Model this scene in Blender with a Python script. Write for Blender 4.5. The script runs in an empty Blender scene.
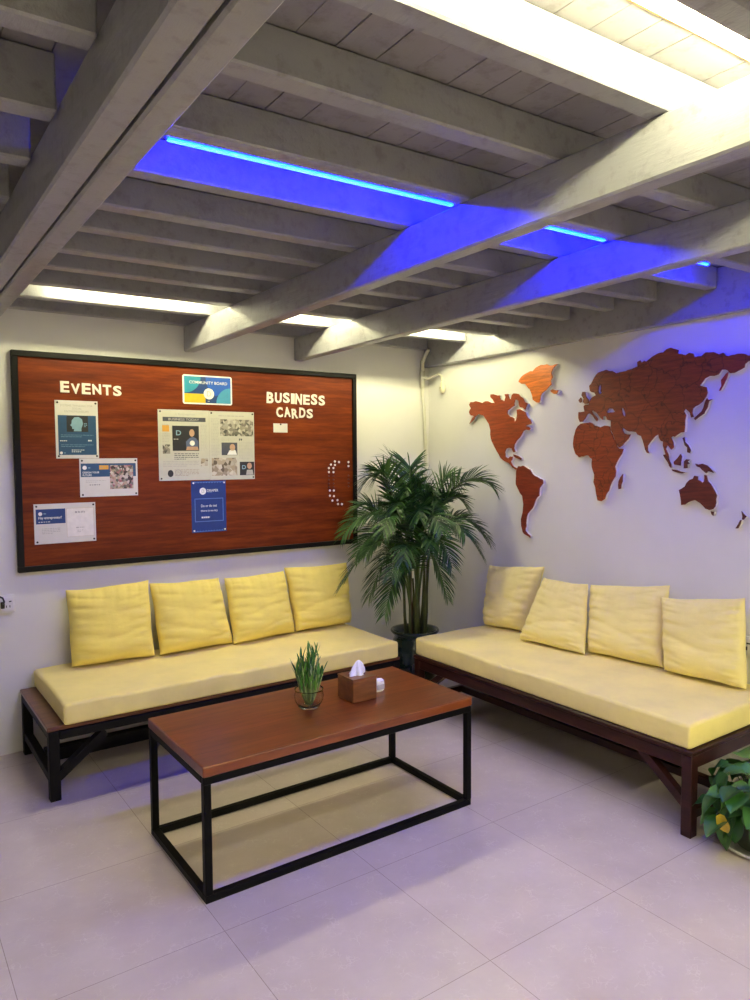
import bpy, bmesh, math, random
from mathutils import Vector, Matrix
random.seed(7)
scn = bpy.context.scene
C = scn.collection
PI = math.pi

# ------------------------------------------------------------------ camera, world, exposure
def make_camera():
    f, yaw, pitch, roll = 726.2, 0.6140, -0.0597, -0.0062
    pos = Vector((-3.3848, -4.1156, 1.5307))
    cy, sy, cp, sp = math.cos(yaw), math.sin(yaw), math.cos(pitch), math.sin(pitch)
    fwd = Vector((sy*cp, cy*cp, sp)); right = Vector((cy, -sy, 0)); up = right.cross(fwd)
    c, s = math.cos(roll), math.sin(roll)
    r2 = c*right + s*up; u2 = -s*right + c*up
    m = Matrix(((r2.x, u2.x, -fwd.x, pos.x), (r2.y, u2.y, -fwd.y, pos.y), (r2.z, u2.z, -fwd.z, pos.z), (0, 0, 0, 1)))
    cd = bpy.data.cameras.new('camera'); cd.sensor_fit = 'VERTICAL'; cd.sensor_height = 36; cd.sensor_width = 27
    cd.lens = f*36/1000; cd.clip_start = .05
    co = bpy.data.objects.new('camera', cd); C.objects.link(co); co.matrix_world = m
    scn.camera = co
make_camera()
w = bpy.data.worlds.new('world'); scn.world = w; w.use_nodes = True
w.node_tree.nodes['Background'].inputs[0].default_value = (.5, .5, .6, 1)
w.node_tree.nodes['Background'].inputs[1].default_value = 0.02
vs = scn.view_settings
vs.view_transform = 'Standard'; vs.look = 'None'; vs.gamma = 1; vs.use_curve_mapping = False
vs.exposure = 0.52
TUBE_COLOR = (1.0, .935, .53); TUBE_WALL = 112.0; TUBE_NEAR = 92.0; TUBE_FILL = 350.0
BLUE = (.0, .0024, 1.0); BLUE_STRENGTH = 230.0

# ------------------------------------------------------------------ materials
_mc = {}
class NT:
    def __init__(s, name):
        s.m = bpy.data.materials.new(name); s.m.use_nodes = True; s.t = s.m.node_tree
        s.b = s.t.nodes['Principled BSDF']
    def n(s, typ, **kw):
        nd = s.t.nodes.new(typ)
        for k, v in kw.items():
            if k.startswith('i_'):
                nd.inputs[k[2:].replace('_', ' ')].default_value = v
            else: setattr(nd, k, v)
        return nd
    def l(s, a, b): s.t.links.new(a, b)
    def coords(s, scale=(1, 1, 1), loc=(0, 0, 0)):
        tc = s.n('ShaderNodeTexCoord'); mp = s.n('ShaderNodeMapping')
        mp.inputs['Scale'].default_value = scale; mp.inputs['Location'].default_value = loc
        s.l(tc.outputs['Object'], mp.inputs['Vector']); return mp.outputs['Vector']
    def ramp(s, fac, stops):
        r = s.n('ShaderNodeValToRGB'); e = r.color_ramp.elements
        e[0].position, e[0].color = stops[0][0], (*stops[0][1], 1); e[1].position, e[1].color = stops[-1][0], (*stops[-1][1], 1)
        for p, c in stops[1:-1]:
            q = e.new(p); q.color = (*c, 1)
        s.l(fac, r.inputs['Fac']); return r.outputs['Color']
    def noise(s, vec, scale, detail=3, rough=.5):
        nd = s.n('ShaderNodeTexNoise'); nd.inputs['Scale'].default_value = scale; nd.inputs['Detail'].default_value = detail
        nd.inputs['Roughness'].default_value = rough
        s.l(vec, nd.inputs['Vector']); return nd.outputs['Fac']
    def bump(s, h, strength, dist=.005):
        b = s.n('ShaderNodeBump'); b.inputs['Strength'].default_value = strength; b.inputs['Distance'].default_value = dist
        s.l(h, b.inputs['Height']); s.l(b.outputs['Normal'], s.b.inputs['Normal'])
    def mix(s, fac, a, b, mode='MIX'):
        m = s.n('ShaderNodeMix', data_type='RGBA', blend_type=mode)
        for sock, v in ((m.inputs[0], fac), (m.inputs[6], a), (m.inputs[7], b)):
            if isinstance(v, (int, float)): sock.default_value = v
            elif isinstance(v, tuple): sock.default_value = (*v, 1)
            else: s.l(v, sock)
        return m.outputs[2]
    def set(s, **kw):
        for k, v in kw.items():
            k = k.replace('_', ' ')
            i = s.b.inputs[k]
            if isinstance(v, tuple): i.default_value = (*v, 1)
            elif isinstance(v, (int, float)): i.default_value = v
            else: s.l(v, i)
        return s

def flat(name, col, rough=.5, metal=0, var=.06, scale=40, **kw):
    if name in _mc: return _mc[name]
    t = NT(name); v = t.coords()
    nz = t.noise(v, scale)
    c1 = tuple(max(0, c*(1-var)) for c in col); c2 = tuple(min(1, c*(1+var)) for c in col)
    t.set(Base_Color=t.ramp(nz, [(.3, c1), (.7, c2)]), Roughness=rough, Metallic=metal, **kw)
    _mc[name] = t.m; return t.m

def wood(name, dark, mid, light, grain=(1, 14, 14), scale=5, rough=.3, coat=0, borders=0, seams=None, spec=.5):
    if name in _mc: return _mc[name]
    t = NT(name); v = t.coords(scale=grain)
    a = t.noise(v, scale, 6, .6); b = t.noise(v, scale*3.1, 4, .7)
    f = t.n('ShaderNodeMath', operation='MULTIPLY_ADD'); t.l(b, f.inputs[0]); f.inputs[1].default_value = .35
    mm = t.n('ShaderNodeMath', operation='MULTIPLY'); t.l(a, mm.inputs[0]); mm.inputs[1].default_value = .75
    t.l(mm.outputs[0], f.inputs[2])
    col = t.ramp(f.outputs[0], [(.34, dark), (.53, mid), (.72, light)])
    if borders:
        vo = t.n('ShaderNodeTexVoronoi', feature='DISTANCE_TO_EDGE'); vo.inputs['Scale'].default_value = borders
        wv = t.coords(); nn = t.n('ShaderNodeTexNoise'); nn.inputs['Scale'].default_value = 18; t.l(wv, nn.inputs['Vector'])
        vm = t.n('ShaderNodeVectorMath', operation='MULTIPLY_ADD'); t.l(nn.outputs['Color'], vm.inputs[0]); vm.inputs[1].default_value = (.07, .07, .07); t.l(wv, vm.inputs[2])
        t.l(vm.outputs[0], vo.inputs['Vector'])
        k = t.ramp(vo.outputs['Distance'], [(.0, (.38, .38, .38)), (.030, (1, 1, 1))])
        col = t.mix(1.0, col, k, 'MULTIPLY')
    if seams:
        br = t.n('ShaderNodeTexBrick'); br.offset = .37
        br.inputs['Scale'].default_value = 1; br.inputs['Brick Width'].default_value = seams[0]; br.inputs['Row Height'].default_value = seams[1]
        br.inputs['Mortar Size'].default_value = .0012
        br.inputs['Color1'].default_value = (.86, .84, .84, 1); br.inputs['Color2'].default_value = (1.06, 1.04, 1.04, 1); br.inputs['Mortar'].default_value = (.35, .35, .35, 1)
        t.l(t.coords(), br.inputs['Vector'])
        col = t.mix(1.0, col, br.outputs['Color'], 'MULTIPLY')
    t.set(Base_Color=col, Roughness=rough, Coat_Weight=coat, Coat_Roughness=.08, Specular_IOR_Level=spec)
    t.bump(f.outputs[0], .08, .002)
    _mc[name] = t.m; return t.m

def emit(name, col, strength):
    if name in _mc: return _mc[name]
    t = NT(name); t.set(Base_Color=(.8, .8, .8), Emission_Color=tuple(col), Emission_Strength=strength)
    _mc[name] = t.m; return t.m

def paint(name, col, bump=.35, rough=.38, stain=.82):
    if name in _mc: return _mc[name]
    t = NT(name); v = t.coords(scale=(1, 1, 1)); v2 = t.coords(scale=(1, .15, 1))
    big = t.noise(v, 2.2, 4, .6); f = t.noise(v2, 60, 4, .6); g = t.noise(v, 22, 5, .65)
    dirt = tuple(c*stain for c in col)
    c = t.ramp(big, [(.35, dirt), (.62, col)])
    c = t.mix(1.0, c, t.ramp(g, [(.32, (.78, .76, .74)), (.48, (1, 1, 1))]), 'MULTIPLY')
    t.set(Base_Color=c, Roughness=rough)
    s = t.n('ShaderNodeMath', operation='ADD'); t.l(f, s.inputs[0]); t.l(g, s.inputs[1])
    t.bump(s.outputs[0], bump, .004)
    _mc[name] = t.m; return t.m

def fabric(name, col, var=.07):
    if name in _mc: return _mc[name]
    t = NT(name); v = t.coords()
    a = t.noise(v, 5, 5, .6); f = t.noise(v, 420, 2)
    t.set(Base_Color=t.ramp(a, [(.3, tuple(c*(1-var) for c in col)), (.7, tuple(min(1, c*(1+var)) for c in col))]), Roughness=.85, Sheen_Weight=.15)
    wr = t.noise(t.coords(scale=(1, 1, 2.2)), 9, 3, .5)
    s = t.n('ShaderNodeMath', operation='MULTIPLY_ADD'); t.l(f, s.inputs[0]); s.inputs[1].default_value = .12; t.l(wr, s.inputs[2])
    t.bump(s.outputs[0], .35, .012)
    _mc[name] = t.m; return t.m

# ------------------------------------------------------------------ mesh helpers
class MB:
    def __init__(s): s.v = []; s.f = []; s.mi = []; s.sm = []
    def add(s, v, f, mi=0, smooth=False):
        o = len(s.v); s.v += [tuple(p) for p in v]
        for q in f: s.f.append([i+o for i in q]); s.mi.append(mi); s.sm.append(smooth)
        return s
    def box(s, x0, x1, y0, y1, z0, z1, mi=0):
        v = [(x, y, z) for z in (z0, z1) for y in (y0, y1) for x in (x0, x1)]
        return s.add(v, [(0, 2, 3, 1), (4, 5, 7, 6), (0, 1, 5, 4), (2, 6, 7, 3), (0, 4, 6, 2), (1, 3, 7, 5)], mi)
    def rbox(s, x0, x1, y0, y1, z0, z1, b=.004, seg=2, mi=0):
        bm = bmesh.new(); bmesh.ops.create_cube(bm, size=1)
        for q in bm.verts: q.co = Vector(((x0+x1)/2+q.co.x*(x1-x0), (y0+y1)/2+q.co.y*(y1-y0), (z0+z1)/2+q.co.z*(z1-z0)))
        bmesh.ops.bevel(bm, geom=bm.edges[:], offset=b, segments=seg, profile=.5, affect='EDGES')
        bm.verts.index_update()
        s.add([q.co[:] for q in bm.verts], [[q.index for q in f.verts] for f in bm.faces], mi, seg > 2)
        bm.free(); return s
    def bar(s, a, b, wd, ht, up=(0, 0, 1), mi=0):
        a, b = Vector(a), Vector(b); d = (b-a).normalized(); sd = d.cross(Vector(up)).normalized(); u = sd.cross(d)
        v = [p+sd*(wd/2*i)+u*(ht/2*j) for p in (a, b) for i, j in ((-1, -1), (1, -1), (1, 1), (-1, 1))]
        return s.add(v, [(0, 3, 2, 1), (4, 5, 6, 7), (0, 1, 5, 4), (1, 2, 6, 5), (2, 3, 7, 6), (3, 0, 4, 7)], mi)
    def tube(s, pts, r, n=8, mi=0, cap=True):
        pts = [Vector(p) for p in pts]; R = r if isinstance(r, (list, tuple)) else [r]*len(pts)
        rings = []; t0 = (pts[1]-pts[0]).normalized()
        ref = Vector((0, 0, 1)) if abs(t0.z) < .9 else Vector((1, 0, 0))
        u = t0.cross(ref).normalized()
        vs_ = []
        for i, q in enumerate(pts):
            t = (pts[min(i+1, len(pts)-1)]-pts[max(i-1, 0)]).normalized()
            u = (u-t*u.dot(t)).normalized(); wv = t.cross(u)
            for k in range(n):
                a = 2*PI*k/n; vs_.append(q+(u*math.cos(a)+wv*math.sin(a))*R[i])
        fs = [(i*n+k, i*n+(k+1) % n, (i+1)*n+(k+1) % n, (i+1)*n+k) for i in range(len(pts)-1) for k in range(n)]
        if cap: fs += [tuple(range(n))[::-1], tuple(range((len(pts)-1)*n, len(pts)*n))]
        return s.add(vs_, fs, mi, True)
    def lathe(s, prof, c=(0, 0, 0), n=32, mi=0):
        vs_ = [(c[0]+r*math.cos(2*PI*k/n), c[1]+r*math.sin(2*PI*k/n), c[2]+z) for r, z in prof for k in range(n)]
        fs = [(i*n+k, i*n+(k+1) % n, (i+1)*n+(k+1) % n, (i+1)*n+k) for i in range(len(prof)-1) for k in range(n)]
        if prof[0][0] > 0: fs.append(tuple(range(n))[::-1])
        if prof[-1][0] > 0: fs.append(tuple(range((len(prof)-1)*n, len(prof)*n)))
        return s.add(vs_, fs, mi, True)
    def prism(s, poly, y0, y1, mi=0):     # polygon in x,z, extruded along y (y0 is the front, towards -y)
        n = len(poly)
        v = [(x, y0, z) for x, z in poly]+[(x, y1, z) for x, z in poly]
        area = sum(poly[i][0]*poly[(i+1) % n][1]-poly[(i+1) % n][0]*poly[i][1] for i in range(n))
        o = list(range(n)) if area > 0 else list(range(n))[::-1]
        f = [tuple(o), tuple(i+n for i in o[::-1])]+[(o[i], o[i-1], o[i-1]+n, o[i]+n) for i in range(n)]
        return s.add(v, f, mi)
    def build(s, name, mats, parent=None, origin=None):
        me = bpy.data.meshes.new(name)
        o = Vector(origin) if origin else Vector((0, 0, 0))
        me.from_pydata([tuple(Vector(p)-o) for p in s.v], [], s.f)
        for m in (mats if isinstance(mats, (list, tuple)) else [mats]): me.materials.append(m)
        me.polygons.foreach_set('material_index', s.mi); me.polygons.foreach_set('use_smooth', s.sm)
        me.update()
        ob = bpy.data.objects.new(name, me); C.objects.link(ob)
        if parent:
            ob.parent = parent
            ob.location = o-abs_loc(parent) if origin else -abs_loc(parent)
        else: ob.location = o
        return ob
def abs_loc(o):                      # world position of an unrotated chain
    l = Vector(o.location)
    while o.parent: o = o.parent; l += Vector(o.location)
    return l
def tag(o, label=None, cat=None, group=None, kind=None):
    for k, v in (('label', label), ('category', cat), ('group', group), ('kind', kind)):
        if v: o[k] = v
    return o
def empty(name, loc, label, cat, group=None):
    o = bpy.data.objects.new(name, None); C.objects.link(o); o.location = loc; o.empty_display_size = .05
    return tag(o, label, cat, group)
def S(name, mb, mat): return tag(mb.build(name, mat), kind='structure')
SL = .0115                            # the ceiling rises a little towards the near side of the room
def skew(mb):                        # joists and lamps run slightly out of square with the back wall
    mb.v = [(x, y-.042*(x+2.6), z) for x, y, z in mb.v]; return mb
def sheared(mb, k=SL):
    mb.v = [(x, y, z-k*y) for x, y, z in mb.v]; return mb

WALL = NT('white_wall_paint')
_v = WALL.coords(); _n = WALL.noise(_v, 1.3, 4, .6)
WALL.set(Base_Color=WALL.ramp(_n, [(.3, (.70, .69, .67)), (.65, (.77, .76, .745))]), Roughness=.55); WALL.bump(WALL.noise(_v, 45, 4, .6), .12, .004)
WALL = WALL.m
FLOOR = NT('polished_floor_tile')
_tc = FLOOR.coords(loc=(1.285, 1.98, 0))
_br = FLOOR.n('ShaderNodeTexBrick'); _br.offset = 0; _br.squash = 1
for k_, v_ in (('Scale', 1), ('Brick Width', .6), ('Row Height', .6), ('Mortar Size', .0011), ('Mortar Smooth', 0)): _br.inputs[k_].default_value = v_
_br.inputs['Color1'].default_value = (.965, .965, .965, 1); _br.inputs['Color2'].default_value = (1, 1, 1, 1); _br.inputs['Mortar'].default_value = (.55, .52, .51, 1)
FLOOR.l(_tc, _br.inputs['Vector'])
_c = FLOOR.coords()
_wn = FLOOR.n('ShaderNodeTexNoise'); _wn.inputs['Scale'].default_value = 9; _wn.inputs['Detail'].default_value = 4; FLOOR.l(_c, _wn.inputs['Vector'])
_vm = FLOOR.n('ShaderNodeVectorMath', operation='MULTIPLY_ADD'); FLOOR.l(_wn.outputs['Color'], _vm.inputs[0]); _vm.inputs[1].default_value = (.22, .22, .22); FLOOR.l(_c, _vm.inputs[2])
_vo = FLOOR.n('ShaderNodeTexVoronoi', feature='DISTANCE_TO_EDGE'); _vo.inputs['Scale'].default_value = 26; FLOOR.l(_vm.outputs[0], _vo.inputs['Vector'])
_k = FLOOR.noise(_c, 14, 3); _vein = FLOOR.ramp(_vo.outputs['Distance'], [(0, (1, 1, 1)), (.05, (0, 0, 0))])
_mask = FLOOR.ramp(_k, [(.5, (0, 0, 0)), (.62, (.38, .38, .38))])
_vv = FLOOR.mix(1.0, _vein, _mask, 'MULTIPLY')
_base = FLOOR.ramp(FLOOR.noise(_c, 5, 5, .65), [(.3, (.54, .465, .45)), (.7, (.61, .53, .515))])
_col = FLOOR.mix(_vv, _base, (.78, .72, .69))
FLOOR.set(Base_Color=FLOOR.mix(1.0, _col, _br.outputs['Color'], 'MULTIPLY'), Roughness=.10, Specular_IOR_Level=.62)
FLOOR = FLOOR.m
PAINT = paint('white_beam_paint', (.325, .325, .355), bump=.45, rough=.34, stain=.88)
DECK = paint('white_plank_paint', (.295, .28, .30), bump=.2, rough=.5)
DARK = flat('dark_gap', (.02, .02, .02), .9)

# ------------------------------------------------------------------ room shell
X0, Y0, H = -5.2, -7.0, 2.52
S('floor', MB().box(X0, .12, Y0, .12, -.1, 0), FLOOR)
S('wall_back', MB().box(X0, .12, 0, .12, 0, H+.2), WALL)
S('wall_right', MB().box(0, .12, Y0, 0, 0, H+.2), WALL)
S('wall_left', MB().box(X0-.12, X0, Y0, .12, 0, H+.2), WALL)
S('wall_front', MB().box(X0-.12, .12, Y0-.12, Y0, 0, H+.2), WALL)
JB = 2.288                           # underside of the joists at the back wall
JT = JB+.098
mb = MB(); x = X0; i = 0
while x < 0:
    x1 = min(x+.1+random.uniform(-.004, .004), 0); y = Y0
    while y < 0:
        y1 = min(0, y+random.uniform(1.6, 3.2));
        if y1 > -.4: y1 = 0
        dz = random.uniform(0, .004)
        mb.box(x+.0013, x1-.0013, y+.001, y1-.001, JT+dz, JT+.03)
        y = y1
    x = x1
mb.box(X0, 0, Y0, 0, JT+.03, JT+.06, 1)
S('ceiling', sheared(mb), [DECK, DARK])
BB = 2.144                           # underside of the beams at the back wall
def beam(xa, xb, ya=0.0, yb=Y0, bot=BB, top=JB):
    m = MB().rbox(xa, xb, yb, ya, bot, top, .006, 1)
    S('ceiling_beam', sheared(m), PAINT)
beam(-2.998, -2.933); beam(-2.926, -2.862)          # the double beam at the left
beam(-1.835, -1.77); beam(-1.11, -1.045); beam(-4.15, -4.085)
beam(-.05, 0, 0, Y0, 2.166, JT)
JY = [-.012, -.36, -.66, -.965, -1.232, -1.53, -1.785, -2.10, -2.40, -2.74, -3.07, -3.38, -3.70, -4.02, -4.34, -4.66, -4.98, -5.30, -5.62, -5.94, -6.26, -6.58]
for y in JY:
    wd = .062 if y < -.1 else -.05
    ya, yb = (y, y+wd) if wd > 0 else (y+wd, y+.002)
    j = random.uniform(-.003, .003)
    sk = skew if y < -.1 else (lambda q: q)
    S('ceiling_joist', sheared(sk(MB().rbox(-2.918, -.060, ya, yb, JB, JT, .005, 1))), PAINT)
    S('ceiling_joist', sheared(sk(MB().rbox(X0+.002, -3.006, ya, yb, JB-.03, JT, .005, 1))), PAINT)

# ------------------------------------------------------------------ lamps of the room, and added fill tubes
def tube_light(x0, x1, y, z, st, label):
    t = empty('tube_light', ((x0+x1)/2, y, z), label, 'ceiling light', 'tube lights between the joists')
    zz = z-SL*y
    skew(MB().rbox(x0, x1, y-.016, y+.016, zz+.010, zz+.032, .003, 1)).build('batten', flat('white_metal', (.8, .8, .8), .4), t)
    skew(MB().tube([(x0+.02, y, zz), (x1-.02, y, zz)], .012, 12)).build('tube', emit('warm_tube_%g' % st, TUBE_COLOR, st), t)
    for xe in (x0, x1):
        skew(MB().rbox(xe-.02 if xe == x1 else xe, xe if xe == x1 else xe+.02, y-.014, y+.014, zz-.014, zz+.012, .003, 1)).build('end_cap', flat('white_plastic', (.8, .8, .78), .4), t)
ZT = 2.352
def deck_cable():
    o = skew(MB().tube([(-2.85, -3.175, JT-.004+.0115*3.175), (-2.3, -3.18, JT-.004+.0115*3.175), (-1.9, -3.185, JT-.005+.0115*3.175), (-1.30, -3.18, JT-.004+.0115*3.175)], .0045, 6)).build('lamp_cable', flat('brown_cable', (.22, .13, .06), .6))
    tag(o, 'thin brown cable along the planks beside the glaring tube light', 'cable')
deck_cable()
tube_light(-2.62, -1.88, -.47, ZT, TUBE_WALL, 'warm tube light above the notice board, behind the joist by the left wall')
tube_light(-1.68, -1.14, -.47, ZT, TUBE_WALL, 'warm tube light in the middle bay beside the back wall, above the palm')
tube_light(-.98, -.12, -.47, ZT, TUBE_WALL, 'warm tube light in the corner bay, nearest the white ledger and conduit')
tube_light(-2.86, -1.30, -3.245, ZT-.012, TUBE_NEAR, 'glaring bright tube light at the top right, between two near joists')
for y_, xs in ((-5.46, (-4.9, -2.7, -1.5)),):
    for x_ in xs: tube_light(x_, x_+1.0, y_, ZT, TUBE_FILL, 'warm tube light in the near part of the room, behind the viewer')  # unseen tubes added behind the viewer to fill the room with light
def led(x0, x1, label):
    y, z = -2.222, 2.336
    t = empty('led_strip_light', ((x0+x1)/2, y, z), label, 'led strip', 'blue led strips')
    zz = z-SL*y
    skew(MB().box(x0, x1, y-.010, y+.010, zz+.002, zz+.014)).build('channel', flat('aluminium_channel', (.5, .5, .52), .35, 1), t)
    skew(MB().rbox(x0+.004, x1-.004, y-.008, y+.008, zz-.006, zz+.001, .002, 1)).build('diffuser', emit('blue_led', BLUE, BLUE_STRENGTH), t)
    for k in range(3):
        xx = x0+(x1-x0)*(.1+.4*k)
        skew(MB().box(xx-.008, xx+.008, y-.011, y+.011, zz+.013, JT-SL*y+.001)).build('bracket', flat('aluminium_channel', (.5, .5, .52), .35, 1), t)
led(-2.705, -1.750, 'longest glowing blue LED strip, beside the double beam')
led(-1.70, -1.0, 'middle glowing blue LED strip, between the two thin beams')
led(-.78, -.325, 'blue LED strip of which only a dot shows, by the right wall')

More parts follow.
